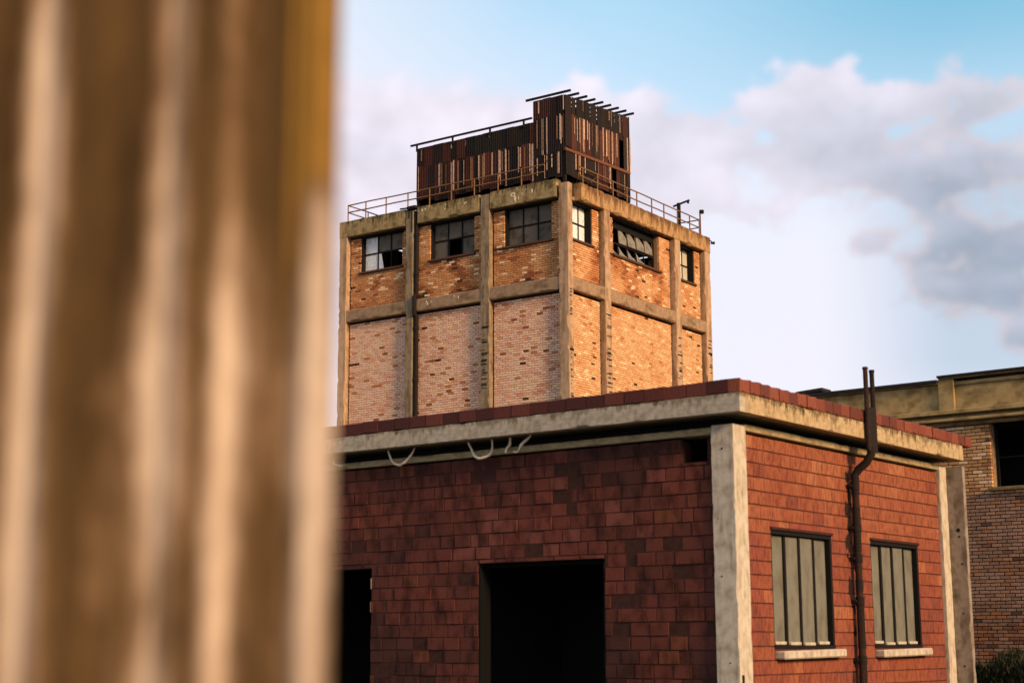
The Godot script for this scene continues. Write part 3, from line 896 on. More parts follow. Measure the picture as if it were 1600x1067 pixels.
func shed() -> void:
	var S := thing("rooftop_shed", "dark rusty corrugated metal shed with a taller end standing on the tower roof", "shed", tower_point(Vector3(-0.3, 16.38, -0.3)), TOWER_TURN)
	# frame coordinates: x from -6.2 (far end of the shady side) to 0, z from 0 to -4.15, y from 0
	var tn := [C(0.009, 0.007, 0.006), C(0.017, 0.009, 0.007), C(0.052, 0.017, 0.013), C(0.085, 0.029, 0.018), C(0.03, 0.022, 0.018), C(0.66, 0.52, 0.41), C(0.30, 0.17, 0.10), C(0.014, 0.013, 0.009)]
	var base := surface(t_rust, Vector3(0.5, 1.4, 0.5), 0.75, t_streak, Vector3(0.35, 2.5, 0.35))
	var mats := tones(base, tn)
	var st := mb()
	# steel posts and girts
	for p in [[-6.18, -0.08], [-4.6, -0.08], [-3.0, -0.08], [-1.22, -0.08], [-0.06, -0.08], [-0.06, -1.4], [-0.06, -2.75], [-0.06, -4.1], [-6.18, -4.1]]:
		st = mb()
		var top: float = 2.3 if p[0] < -1.3 else 3.03 + 0.08 * -p[1]
		span(st, Vector3(p[0] - 0.05, 0, p[1] - 0.05), Vector3(p[0] + 0.05, top, p[1] + 0.05))
		obj("post", st, M.iron, S)
	for g in [[Vector3(-6.2, 1.58, -0.06), Vector3(-1.22, 1.64, -0.02)], [Vector3(-6.2, 0.5, -0.06), Vector3(0, 0.56, -0.02)], [Vector3(-6.2, 2.26, -0.06), Vector3(-1.22, 2.32, -0.02)], [Vector3(-1.22, 2.36, -0.06), Vector3(0, 2.42, -0.02)],
			[Vector3(-0.06, 2.46, -4.1), Vector3(-0.02, 2.53, -0.07)], [Vector3(-0.06, 0.5, -4.1), Vector3(-0.02, 0.56, -0.07)]]:
		st = mb()
		span(st, g[0], g[1])
		obj("girt", st, M.iron, S)
	st = mb()
	bx(st, Vector3(0.03, 1.245, -2.05), Vector3(0.05, 0.10, 4.15), 0.0, Basis(Vector3(1, 0, 0), 0.042))
	var trim := obj("girt", st, M.rusty, S)
	trim.set_meta("label", "rust-orange rail across the sunny side")
	# added hidden decks that block the sky light, back and end walls
	st = mb()
	span(st, Vector3(-6.2, 2.02, -4.15), Vector3(-1.25, 2.06, -0.07))
	span(st, Vector3(-1.25, 2.72, -4.15), Vector3(-0.07, 2.76, -0.07))
	obj("light_block_deck", st, M.felt_and_shade, S)
	st = mb()
	corrugated(st, Vector3(-6.2, 0, -4.15), Vector3(-1.25, 0, -4.15), 0.0, 2.3, Vector3(0, 0, -1), 0.15, 0.02)
	corrugated(st, Vector3(-1.25, 0, -4.15), Vector3(0, 0, -4.15), 0.0, 3.3, Vector3(0, 0, -1), 0.15, 0.02)
	corrugated(st, Vector3(-6.2, 0, -4.15), Vector3(-6.2, 0, 0), 0.0, 2.3, Vector3(-1, 0, 0), 0.15, 0.02)
	corrugated(st, Vector3(-1.22, 0, -4.15), Vector3(-1.22, 0, 0), 2.0, 3.05, Vector3(-1, 0, 0), 0.15, 0.02)
	obj("back_wall", st, mats[1], S)
	# cladding, sheet by sheet; every row is [start, end, low, high(start), high(end), bottom jag, gap chance, tones]
	var rows := [
		[true, -6.2, -1.24, 1.60, 2.32, 2.32, 0.0, 0.0, [7, 7, 7, 0, 0, 1, 1, 2]],
		[true, -6.2, -1.24, 0.35, 1.64, 1.62, 0.3, 0.06, [1, 2, 2, 2, 3, 0, 0, 1]],
		[true, -1.22, 0.0, 2.38, 3.05, 3.05, 0.0, 0.06, [0, 1, 2, 2]],
		[true, -1.22, 0.0, 1.10, 2.40, 2.40, 0.06, 0.04, [0, 1, 1, 7, 0]],
		[true, -1.22, 0.0, 0.25, 1.12, 1.12, 0.1, 0.15, [0, 0, 7, 1]],
		[false, 0.0, -4.15, 2.40, 3.05, 3.40, 0.0, 0.06, [7, 0, 1, 1, 0, 2]],
		[false, 0.0, -4.15, 1.28, 2.46, 2.62, 0.03, 0.04, [2, 3, 3, 2, 1, 3, 4]],
		[false, 0.0, -4.15, 0.30, 1.22, 1.30, 0.12, 0.05, [1, 2, 1, 2, 0]],
	]
	for row in rows:
		var u: float = row[1]
		var dir := 1.0 if row[2] > row[1] else -1.0
		while (row[2] - u) * dir > 0.04:
			var w := rng.randf_range(0.22, 0.42)
			w = minf(w, absf(row[2] - u))
			var f: float = (u - row[1]) / (row[2] - row[1])
			var tones_: Array = row[8]
			var tone: int = tones_[rng.randi() % tones_.size()]
			if row[0] and row[3] < 1.0 and f < 0.22: tone = [1, 2, 2][rng.randi() % 3]
			var lo: float = row[3] - rng.randf() * row[6] * (2.0 * rng.randf() - 0.4)
			var hi: float = lerpf(row[4], row[5], f + 0.5 * w / absf(row[2] - row[1])) + rng.randf_range(-0.02, 0.0)
			if tone == 5: w = minf(w, rng.randf_range(0.05, 0.11))
			if not (rng.randf() < row[7] and f > 0.2):
				st = mb()
				var o := rng.randf_range(0.0, 0.012)
				if row[0]: corrugated(st, Vector3(u, 0, 0.012 + o), Vector3(u + w, 0, 0.012 + o), lo, hi, Vector3(0, 0, 1), 0.076, 0.011, rng.randf_range(-0.015, 0.015) if row[7] > 0.2 else 0.0)
				else: corrugated(st, Vector3(0.012 + o, 0, u), Vector3(0.012 + o, 0, u - w), lo, hi, Vector3(1, 0, 0), 0.076, 0.011)
				obj("metal_sheet", st, mats[tone], S)
				# a torn strip of bright metal along the edge of some sheets
				for strip in (1 + rng.randi() % 4 if row[3] > 0.3 and row[3] < 1.5 and f > (0.28 if row[0] and row[3] < 1.0 else 0.0) else rng.randi() % 3 if row[3] < 0.4 else int(rng.randf() < 0.35)):
					st = mb()
					var sw := rng.randf_range(0.012, 0.042)
					var e := u + dir * rng.randf_range(0.1, 0.9) * w
					var l2 := lo + rng.randf() * 0.55
					if row[0]: span(st, Vector3(e, l2, 0.034), Vector3(e + sw, hi - rng.randf() * 0.1, 0.040))
					else: span(st, Vector3(0.034, l2, e - sw), Vector3(0.040, hi - rng.randf() * 0.1, e))
					obj("metal_strip", st, mats[5 if rng.randf() < 0.7 else 6], S)
			u += dir * w
	# rafters on top: bars that stick out past the sunny side, and the long rail over the low part
	for k in 9:
		var z := -0.02 - k * 0.51
		var y := 3.10 + 0.085 * -z
		st = mb()
		span(st, Vector3(-1.55, y, z - 0.03), Vector3(0.24, y + 0.07, z + 0.03))
		obj("rafter", st, M.iron, S)
	for z in [0.06, -2.0, -4.1]:
		st = mb()
		span(st, Vector3(-6.45, 2.42, z - 0.03), Vector3(-1.26, 2.48, z + 0.03))
		obj("rafter", st, M.iron, S)
	for x in [-6.18, -4.6, -3.0, -1.6]:
		st = mb()
		span(st, Vector3(x - 0.03, 2.2, 0.03), Vector3(x + 0.03, 2.42, 0.07))
		obj("post", st, M.iron, S)
	# braces behind the missing sheets of the tall end
	st = mb()
	tube(st, [Vector3(-1.2, 0.55, 0.02), Vector3(-0.05, 1.2, 0.02)], 0.03, 6)
	obj("brace", st, M.iron, S)
	st = mb()
	tube(st, [Vector3(0.05, 0.35, -1.5), Vector3(0.05, 0.75, -2.0)], 0.025, 6)
	obj("brace", st, M.rusty, S)

func railing() -> void:
	var R := thing("roof_railing", "thin rusty pipe railing running round the edge of the tower roof", "railing", tower_point(Vector3(0, 16.44, 0)), TOWER_TURN)
	var xs := [-9.5, -8.67, -7.73, -6.74, -5.78, -4.83, -3.85, -2.86, -1.9]
	var zs := [-1.07, -1.98, -2.98, -3.9, -4.57, -5.6, -6.47, -7.46, -8.38, -9.12]
	for x in xs:
		var st := mb()
		tube(st, [Vector3(x, -0.02, -0.1), Vector3(x, 0.66, -0.1)], 0.024, 6)
		obj("post", st, M.rail, R)
	for z in zs:
		var st := mb()
		tube(st, [Vector3(-0.1, -0.02, z), Vector3(-0.1, 0.62, z)], 0.024, 6)
		obj("post", st, M.rail, R)
	for p in [[-0.1, -9.12], [-2.0, -9.12], [-4.0, -9.12], [-6.0, -9.12], [-9.5, -3.0], [-9.5, -6.0], [-9.5, -9.12], [-9.5, -1.2]]:
		var st := mb()
		tube(st, [Vector3(p[0], -0.02, p[1]), Vector3(p[0], 0.64, p[1])], 0.022, 6)
		obj("post", st, M.rail, R)
	for h in [[0.64, 0.60], [0.38, 0.30]]:
		for r in [[Vector3(-9.5, h[0], -0.1), Vector3(-1.0, h[0], -0.1)], [Vector3(-0.1, h[1], -0.9), Vector3(-0.1, h[1], -9.12)], [Vector3(-9.5, h[0], -0.1), Vector3(-9.5, h[0], -9.12)], [Vector3(-9.5, h[1], -9.12), Vector3(-0.1, h[1], -9.12)]]:
			var st := mb()
			var pts := []
			for k in 9:
				var p: Vector3 = r[0].lerp(r[1], k / 8.0)
				pts.append(p + Vector3(0, 0.008 * sin(k * 2.1 + h[0] * 9.0), 0))
			tube(st, pts, 0.023, 6)
			obj("rail", st, M.rail, R)
	# roof-edge fittings
	var F := thing("roof_bracket", "black metal box bracket on the roof edge above the second pier of the shady side", "bracket", tower_point(Vector3(-6.5, 16.12, -0.05)), TOWER_TURN)
	var st := mb()
	span(st, Vector3(-0.18, 0.30, -0.15), Vector3(0.22, 0.42, 0.12), 0.02)
	obj("box", st, M.iron, F)
	st = mb()
	tube(st, [Vector3(-0.5, 0.39, 0.06), Vector3(-0.1, 0.37, 0.06)], 0.03, 6)
	tube(st, [Vector3(-0.1, 0.0, 0.06), Vector3(-0.1, 0.36, 0.06)], 0.025, 6)
	tube(st, [Vector3(0.03, -0.5, 0.06), Vector3(0.03, 0.36, 0.06)], 0.022, 6)
	obj("arm", st, M.iron, F)
	var Q := thing("downpipe", "black downpipe running down the shady tower side beside the second pier", "downpipe", tower_point(Vector3(-6.31, 0, -0.085)), TOWER_TURN)
	st = mb()
	tube(st, [Vector3(0, 0, 0), Vector3(0, 8.0, 0), Vector3(0.01, 12.6, 0), Vector3(0.01, 12.7, 0.12), Vector3(0.01, 13.3, 0.12), Vector3(0, 13.4, 0), Vector3(0, 16.35, 0)], 0.075, 10)
	obj("pipe", st, M.iron, Q)
	for y in [2.0, 5.0, 8.5, 10.4, 12.2, 14.1, 15.5]:
		st = mb()
		tube(st, [Vector3(0, y - 0.06, 0), Vector3(0, y + 0.06, 0)], 0.095, 10)
		obj("collar", st, M.iron, Q)
	var right := Vector3(0.818, 0, -0.576)
	var P := thing("lamp_mast", "dark square mast with a slanting lamp arm on the roof by the railing", "mast", tower_point(Vector3(-0.35, 16.4, -8.03)), TOWER_TURN)
	st = mb()
	span(st, Vector3(-0.055, 0, -0.055), Vector3(0.055, 1.08, 0.055), 0.01)
	obj("post", st, M.iron, P)
	st = mb()
	var a := right * -0.20 + Vector3(0, 0.95, 0)
	var b := right * 0.40 + Vector3(0, 1.19, 0)
	tube(st, [a, b], 0.04, 6)
	obj("arm", st, M.iron, P)
	st = mb()
	tube(st, [b - right * 0.05, b - right * 0.05 - Vector3(0, 0.12, 0)], [0.03, 0.045], 7)
	obj("lamp_head", st, M.iron, P)
	var G := thing("floodlight", "small black floodlight on a thin post at the far roof corner of the tower", "floodlight", tower_point(Vector3(-0.1, 16.44, -9.2)), TOWER_TURN)
	st = mb()
	tube(st, [Vector3.ZERO, Vector3(0, 0.85, 0)], 0.03, 6)
	obj("post", st, M.rusty, G)
	st = mb()
	bx(st, right * 0.06 + Vector3(0, 0.93, 0), Vector3(0.17, 0.14, 0.13), 0.02, Basis(Vector3.UP, 0.61))
	obj("lamp_head", st, M.iron, G)
	var K := thing("corner_lamp", "little dark lamp on a bracket just below the far top corner of the tower", "lamp", tower_point(Vector3(0.0, 16.2, -9.68)), TOWER_TURN)
	st = mb()
	tube(st, [Vector3(-0.05, 0.16, 0), Vector3(0.06, 0.14, -0.04), Vector3(0.08, 0.06, -0.06)], 0.02, 6)
	obj("arm", st, M.iron, K)
	st = mb()
	tube(st, [Vector3(0.04, 0.06, -0.04), Vector3(0.17, 0.05, -0.12)], [0.04, 0.06], 8)
	obj("lamp_head", st, M.iron, K)

# ------------------------------------------------------------------ the low red building
const XF := -11.372
const ZF := -20.024
const XC := -11.672
const ZC := -20.324

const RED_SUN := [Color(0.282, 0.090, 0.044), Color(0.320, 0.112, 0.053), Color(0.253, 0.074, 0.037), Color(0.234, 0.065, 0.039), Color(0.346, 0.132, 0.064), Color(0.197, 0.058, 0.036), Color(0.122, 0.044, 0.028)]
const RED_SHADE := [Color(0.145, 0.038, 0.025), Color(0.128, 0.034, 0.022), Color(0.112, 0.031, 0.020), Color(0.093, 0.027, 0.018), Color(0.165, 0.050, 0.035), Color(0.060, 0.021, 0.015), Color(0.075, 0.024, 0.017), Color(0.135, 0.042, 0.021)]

func low_building() -> void:
	var B := thing("block_building", "low flat-roofed building of dark red blocks with concrete corner posts and a black doorway", "building", Vector3(XC, 0, ZC))
	var X0 := -11.0    # far end of the shady front, from the corner
	var holesL := [[-4.928, -2.397, -0.1, 2.885], [-9.9, -7.346, -0.1, 2.88], [-0.93, -0.49, 4.27, 4.63]]
	var holesR := [[-3.18, -1.16, 1.50, 3.295], [-6.57, -4.63, 1.50, 3.285]]
	var st := mb()
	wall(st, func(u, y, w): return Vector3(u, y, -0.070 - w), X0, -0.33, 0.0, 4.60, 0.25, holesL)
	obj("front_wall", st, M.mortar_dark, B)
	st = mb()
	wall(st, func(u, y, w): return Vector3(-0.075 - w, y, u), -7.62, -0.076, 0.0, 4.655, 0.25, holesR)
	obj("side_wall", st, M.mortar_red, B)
	st = mb()
	span(st, Vector3(X0, 0, -7.9), Vector3(-0.33, 4.9, -7.65))
	span(st, Vector3(X0, 0, -7.64), Vector3(X0 + 0.25, 4.9, -0.33))
	obj("back_wall", st, M.inside, B)
	st = mb()
	span(st, Vector3(X0 + 0.25, 0.02, -7.64), Vector3(-0.33, 0.06, -0.33))
	obj("floor", st, M.inside, B)
	# partition behind the doorways keeps the rooms dark
	st = mb()
	span(st, Vector3(X0 + 0.3, 0.06, -4.2), Vector3(-0.4, 4.88, -4.1))
	span(st, Vector3(-6.2, 0.06, -4.0), Vector3(-6.1, 4.88, -0.4))
	obj("partition", st, M.inside, B)
	# concrete corner posts, eaves beam, soffit slab and fascia
	st = mb()
	worn(st, Vector3(-0.39, 0, -0.38), Vector3(0, 4.79, 0), 1, 0.010, 0.018, 0.05)
	obj("corner_post", st, M.column_pale, B)
	st = mb()
	worn(st, Vector3(-0.38, 0, -7.90), Vector3(0, 4.80, -7.60), 1, 0.010, 0.018, 0.05)
	obj("corner_post", st, M.column_pale, B)
	st = mb()
	worn(st, Vector3(X0, 4.66, -0.33), Vector3(-0.393, 4.765, -0.012), 0, 0.008, 0.03, 0.08)
	obj("eaves_beam", st, M.lintel, B)
	st = mb()
	worn(st, Vector3(-0.33, 4.725, -7.597), Vector3(-0.012, 4.825, -0.383), 2, 0.008, 0.03, 0.08)
	obj("eaves_beam", st, M.lintel, B)
	st = mb()
	span(st, Vector3(X0, 4.92, -8.0), Vector3(0.28, 5.15, 0.28))
	obj("roof_slab", st, M.soffit, B)
	st = mb()
	worn(st, Vector3(X0, 4.915, 0.12), Vector3(0.297, 5.2, 0.30), 0, 0.010, 0.035, 0.07)
	obj("fascia", st, M.fascia, B)
	st = mb()
	worn(st, Vector3(0.12, 4.915, -8.03), Vector3(0.30, 5.2, 0.117), 2, 0.010, 0.035, 0.07)
	obj("fascia", st, M.fascia_sun, B)
	st = mb()
	span(st, Vector3(X0, 4.64, -0.62), Vector3(-0.42, 4.919, -0.42))
	span(st, Vector3(-0.62, 4.55, -7.6), Vector3(-0.42, 4.919, -0.622))
	obj("bearing_wall", st, M.inside, B)
	# red coping tiles along the roof edge
	var ct := surface(t_brick, Vector3(0.5, 0.5, 0.5), 0.7, t_streak, Vector3(0.25, 0.9, 0.25), t_bump, 0.12)
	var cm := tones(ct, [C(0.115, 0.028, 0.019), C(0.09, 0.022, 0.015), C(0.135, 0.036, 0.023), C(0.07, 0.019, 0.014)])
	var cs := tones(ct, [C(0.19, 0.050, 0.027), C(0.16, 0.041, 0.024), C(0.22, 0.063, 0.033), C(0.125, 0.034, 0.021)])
	var tile := mb()
	var tms := []
	for k in 5:
		tile = mb()
		var o3 := Vector3(0.01, 0.013, 0.017) * k * 0.05
		worn(tile, Vector3(-0.179, -0.1025, -0.17) - o3 * 0.1, Vector3(0.179, 0.1025, 0.17) + o3 * 0.1, 0, 0.014, 0.05, 0.04)
		tms.append(tile.commit())
	var x := 0.12
	while x > X0:
		var o := obj("coping_tile", tms[rng.randi() % 5], cm[rng.randi() % 4], B)
		o.position = Vector3(x - 0.185 + rng.randf_range(-0.004, 0.004), 5.305 + rng.randf_range(-0.006, 0.006), 0.135 + rng.randf_range(-0.008, 0.008))
		o.rotation = Vector3(rng.randf_range(-0.03, 0.03), rng.randf_range(-0.01, 0.01), rng.randf_range(-0.02, 0.02))
		if x > 0.1: o.material_override = cm[3]
		x -= 0.369
	tile = mb()
	tms = []
	for k in 5:
		tile = mb()
		var o4 := Vector3(0.01, 0.013, 0.017) * k * 0.05
		worn(tile, Vector3(-0.17, -0.1025, -0.146) - o4 * 0.1, Vector3(0.17, 0.1025, 0.146) + o4 * 0.1, 2, 0.014, 0.05, 0.04)
		tms.append(tile.commit())
	var z := 0.30
	while z > -8.3:
		var o := obj("coping_tile", tms[rng.randi() % 5], cs[rng.randi() % 4], B)
		o.position = Vector3(0.135 + rng.randf_range(-0.008, 0.008), 5.305 + rng.randf_range(-0.006, 0.006), z - 0.15)
		o.rotation = Vector3(rng.randf_range(-0.012, 0.012), 0, rng.randf_range(-0.02, 0.02))
		z -= 0.302
	st = mb()
	span(st, Vector3(X0, 5.15, -8.2), Vector3(-0.05, 5.28, -0.05))
	obj("roof_felt", st, M.felt_and_shade, B)
	st = mb()
	for h in [[-0.2, 4.43, 0.022], [-0.26, 2.55, 0.016], [-0.16, 1.3, 0.014], [-0.3, 3.4, 0.012]]:
		tube(st, [Vector3(h[0], h[1], -0.01), Vector3(h[0] + 0.004, h[1] - 0.003, 0.003)], [h[2], h[2] * 0.9], 7)
	tube(st, [Vector3(-0.02, 1.12, -0.06), Vector3(0.02, 1.12, -0.06), Vector3(0.03, 0.8, -0.06)], 0.014, 6)
	var bh := obj("bolt_hole", st, M.iron, B)
	bh.set_meta("kind", "stuff")
	# the two barred windows of the sunny side
	for h in holesR:
		var w := node("window", B)
		var u0: float = h[0]
		var u1: float = h[1]
		st = mb()
		span(st, Vector3(-0.20, 1.5, u0 + 0.001), Vector3(-0.05, 1.54, u1 - 0.001))
		span(st, Vector3(-0.20, 3.225, u0 + 0.001), Vector3(-0.06, 3.284, u1 - 0.001))
		span(st, Vector3(-0.20, 1.54, u0 + 0.001), Vector3(-0.07, 3.22, u0 + 0.05))
		span(st, Vector3(-0.20, 1.54, u1 - 0.03), Vector3(-0.07, 3.22, u1 - 0.001))
		obj("frame", st, M.frame, w)
		var cols := 4
		for i in cols:
			var a := lerpf(u1 - 0.03, u0 + 0.07, float(i) / cols)
			var b := lerpf(u1 - 0.03, u0 + 0.07, float(i + 1) / cols)
			st = mb()
			bx(st, Vector3(-0.15 + 0.012 * (i % 3), 2.38, (a + b) * 0.5), Vector3(0.012, 1.66, a - b - 0.04), 0.003, Basis(Vector3.UP, rng.randf_range(-0.02, 0.02)))
			obj("pane", st, M.sheet_grey, w)
			st = mb()
			bx(st, Vector3(-0.12, 1.565 + rng.randf_range(-0.01, 0.02), (a + b) * 0.5), Vector3(0.07, 0.05, a - b - 0.14), 0.01)
			obj("glazing_bead", st, M.column_pale, w)
			if i > 0:
				st = mb()
				span(st, Vector3(-0.16, 1.5, a - 0.03), Vector3(-0.10, 3.2, a + 0.03), 0.012)
				obj("bar", st, M.frame, w)
		st = mb()
		bx(st, Vector3(-0.02, 1.41, (u0 + u1) * 0.5 - 0.06), Vector3(0.24, 0.125, u1 - u0 + 0.04), 0.02, Basis(Vector3(1, 0, 0), 0.012))
		obj("sill", st, M.column_pale, w)
		st = mb()
		span(st, Vector3(-0.1, 3.285, u0 - 0.02), Vector3(-0.028, 3.33, u1 + 0.02), 0.008)
		obj("lintel", st, M.mortar_dark, w)
	# added black boards that put shade on the doorway jambs
	st = mb()
	span(st, Vector3(-2.43, 0.06, -0.34), Vector3(-2.400, 2.82, -0.068))
	span(st, Vector3(-4.925, 0.06, -0.34), Vector3(-4.895, 2.82, -0.068))
	span(st, Vector3(-4.925, 2.82, -0.30), Vector3(-2.40, 2.88, -0.20))
	obj("jamb_shade", st, M.jamb_shade_black, B)
	for y in [2.62, 2.22]:
		st = mb()
		span(st, Vector3(-7.352, y - 0.09, -0.10), Vector3(-7.338, y + 0.09, -0.045))
		obj("hinge_plate", st, M.sheet_grey, B)
	# the blocks
	var grime := noise(81, 0.5, 4)
	var pickL := func(u: float, y: float) -> int:
		if u > -0.95 and u < -0.42 and y > 4.25 and y < 4.62: return -1
		var g := grime.get_noise_2d(u, y * 1.2)
		var r := rng.randf()
		if r < 0.012: return -1
		var pale_patch := exp(-pow((u + 3.4) / 2.0, 2.0) - pow((y - 3.3) / 0.55, 2.0))     # a paler patch of blocks over the doorway
		if r < 0.5 * pale_patch: return 4
		var low := sm(2.9, 1.5, y) * 0.62 + 0.3 * sm(-0.9, -0.4, u) + 0.25 * sm(4.2, 4.6, y)
		var t := 2.0 + g * 4.2 + rng.randfn(0.0, 0.42) + low * 3.2 - 1.4 * pale_patch
		if r > 0.97: return 7
		return [0, 1, 2, 3, 6, 5][clampi(int(round(t)), 0, 5)]
	var pickR := func(u: float, y: float) -> int:
		var g := grime.get_noise_2d(u * 0.7 + 50.0, y * 1.5)
		var r := rng.randf()
		if r < 0.004: return 6
		var t := g * 1.3 + rng.randfn(0.0, 0.3) + (0.25 if y < 3.3 else -0.1) + 0.25 * sm(-6.0, -7.6, u)
		if t > 0.75: return 5
		if t > 0.2: return 3 if y < 3.4 else 2
		if t > -0.2: return 2 if y < 3.4 else 0
		if t > -0.5: return 0
		return 1 if rng.randf() < 0.7 else 4
	var FL := func(u, y, o): return Vector3(u, y, -0.06 + o)
	var FR := func(u, y, o): return Vector3(-0.06 + o, y, u)
	var mesh := unit_block(Vector3(0.012, 0.022, 0.05))
	var itemsL := []
	var itemsR := []
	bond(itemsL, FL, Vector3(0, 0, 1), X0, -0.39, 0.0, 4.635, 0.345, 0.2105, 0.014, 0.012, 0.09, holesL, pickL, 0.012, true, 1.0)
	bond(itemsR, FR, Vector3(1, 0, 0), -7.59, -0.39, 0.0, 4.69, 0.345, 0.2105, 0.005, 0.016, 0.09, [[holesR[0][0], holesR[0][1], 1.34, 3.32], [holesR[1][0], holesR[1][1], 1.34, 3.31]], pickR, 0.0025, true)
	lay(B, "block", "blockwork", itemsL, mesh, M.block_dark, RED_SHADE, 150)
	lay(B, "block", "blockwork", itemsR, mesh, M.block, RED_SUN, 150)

	# loops of pale wrapping hanging from the soffit
	var loops := [
		["hanging_wire", "pale frayed wire hanging as an open flat-bottomed U under the eaves", [[-18.50, 4.90], [-18.40, 4.72], [-18.36, 4.66], [-18.25, 4.63], [-18.15, 4.64], [-18.06, 4.69], [-17.98, 4.80], [-17.90, 4.90]]],
		["hanging_wire", "wide round loop of pale frayed wire under the eaves above the doorway", [[-16.68, 4.90], [-16.64, 4.78], [-16.58, 4.68], [-16.46, 4.615], [-16.34, 4.62], [-16.24, 4.67], [-16.18, 4.76], [-16.16, 4.90]]],
		["hanging_wire", "short straight stub of pale wire hanging beside the wide loop under the eaves", [[-15.80, 4.91], [-15.83, 4.80], [-15.86, 4.74], [-15.88, 4.66]]],
		["hanging_wire", "pale hooked wire curling inward under the eaves, nearest the corner post", [[-15.38, 4.91], [-15.46, 4.86], [-15.54, 4.78], [-15.59, 4.71], [-15.66, 4.665], [-15.75, 4.67]]],
		["hanging_wire", "stubby pale wire end under the eaves next to the corrugated sheet", [[-19.84, 4.84], [-19.80, 4.77], [-19.72, 4.73], [-19.62, 4.71]]],
	]
	for l in loops:
		var pts := []
		var rad := []
		var n: int = l[2].size()
		for i in n:
			var pz := ZC + 0.10 + 0.03 * sin(i * 1.7 + l[2][0][0])
			pts.append(Vector3(l[2][i][0], l[2][i][1], pz))
			rad.append(0.009 + 0.019 * sin(PI * (i + 0.6) / (n + 0.2)) * (0.75 if i == n / 2 else 1.0))
		var curve := Curve3D.new()
		for p in pts: curve.add_point(p)
		for i in range(1, n - 1):
			var tg: Vector3 = (pts[i + 1] - pts[i - 1]) * 0.2
			curve.set_point_in(i, -tg)
			curve.set_point_out(i, tg)
		var sm_pts := []
		var sm_r := []
		for i in 25:
			var f := i / 24.0
			sm_pts.append(curve.samplef(f * (n - 1)) - Vector3(pts[0].x, pts[0].y, pts[0].z))
			var ri := f * (n - 1)
			sm_r.append(lerpf(rad[int(ri)], rad[mini(int(ri) + 1, n - 1)], fmod(ri, 1.0)) * rng.randf_range(0.8, 1.15))
		st = mb()
		tube(st, sm_pts, sm_r, 7)
		var o := obj(l[0], st, M.white_wrap, self)
		o.position = pts[0]
		tag(o, l[1], "wire", "pale wires hanging under the eaves")

func drainpipe() -> void:
	var D := thing("drainpipe", "black rusty drainpipe with twin vent stacks rising past the roof edge between the barred windows", "drainpipe", Vector3(-11.5, 0, -24.1))
	for p in [[-24.165, 6.11], [-24.41, 6.09]]:
		var st := mb()
		tube(st, [Vector3(0.19, 4.75, p[0] + 24.1), Vector3(0.19, p[1], p[0] + 24.1)], 0.040, 12)
		tube(st, [Vector3(0.19, p[1] - 0.03, p[0] + 24.1), Vector3(0.19, p[1] + 0.012, p[0] + 24.1)], 0.047, 12)
		obj("vent_stack", st, M.pipe if p[1] > 6.1 else M.iron, D)
	var st := mb()
	span(st, Vector3(0.155, 4.70, -0.36), Vector3(0.225, 5.45, -0.03), 0.015)
	obj("hopper", st, M.iron, D)
	st = mb()
	tube(st, [Vector3(0.19, 4.78, -0.16), Vector3(0.19, 4.66, -0.15), Vector3(0.10, 4.52, -0.13), Vector3(-0.04, 4.42, -0.125), Vector3(-0.11, 4.32, -0.12), Vector3(-0.11, 4.0, -0.12)], 0.07, 12)
	obj("swan_neck", st, M.iron, D)
	st = mb()
	tube(st, [Vector3(-0.11, 4.2, -0.12), Vector3(-0.11, 2.4, -0.11), Vector3(-0.11, 0.0, -0.10)], 0.060, 12)
	obj("pipe", st, M.pipe, D)
	for y in [4.15, 3.45, 2.95, 2.25, 1.3, 0.5]:
		st = mb()
		tube(st, [Vector3(-0.11, y - 0.07, -0.113), Vector3(-0.11, y + 0.07, -0.113)], 0.074, 12)
		obj("collar", st, M.iron, D)
		st = mb()
		span(st, Vector3(-0.225, y - 0.02, -0.21), Vector3(-0.13, y + 0.02, -0.01))
		obj("bracket", st, M.iron, D)
	# flaked black paint: long scabs on the pipe
	st = mb()
	for k in 16:
		var y := rng.randf_range(0.3, 4.1)
		var hgt := rng.randf_range(0.1, 0.4)
		tube(st, [Vector3(-0.11, y, -0.112), Vector3(-0.11, y + hgt, -0.114)], rng.randf_range(0.062, 0.068), 12, false)
	for k in 26:
		var cy := rng.randf_range(0.4, 4.4)
		var cz := -0.12 + rng.randf_range(0.02, 0.20) * (1.0 if rng.randf() < 0.75 else -1.0)
		var hh := rng.randf_range(0.04, 0.22)
		var ww := rng.randf_range(0.02, 0.07)
		var ring := []
		for j in 12:
			var a := TAU * j / 12
			var q := rng.randf_range(0.55, 1.1)
			ring.append(Vector3(-0.2265, cy + sin(a) * hh * q, cz + cos(a) * ww * q))
		for j in 12:
			tri(st, Vector3(-0.2245, cy, cz), ring[j], ring[(j + 1) % 12], Vector3(1, 0, 0))
			var inner: Vector3 = ring[(j + 1) % 12]
			quad(st, ring[j], inner, inner - Vector3(0.012, 0, 0), ring[j] - Vector3(0.012, 0, 0), Vector3(0, sin(TAU * j / 12), cos(TAU * j / 12)))
	var f := obj("flaking_paint", st, M.iron, D)
	f.set_meta("kind", "stuff")

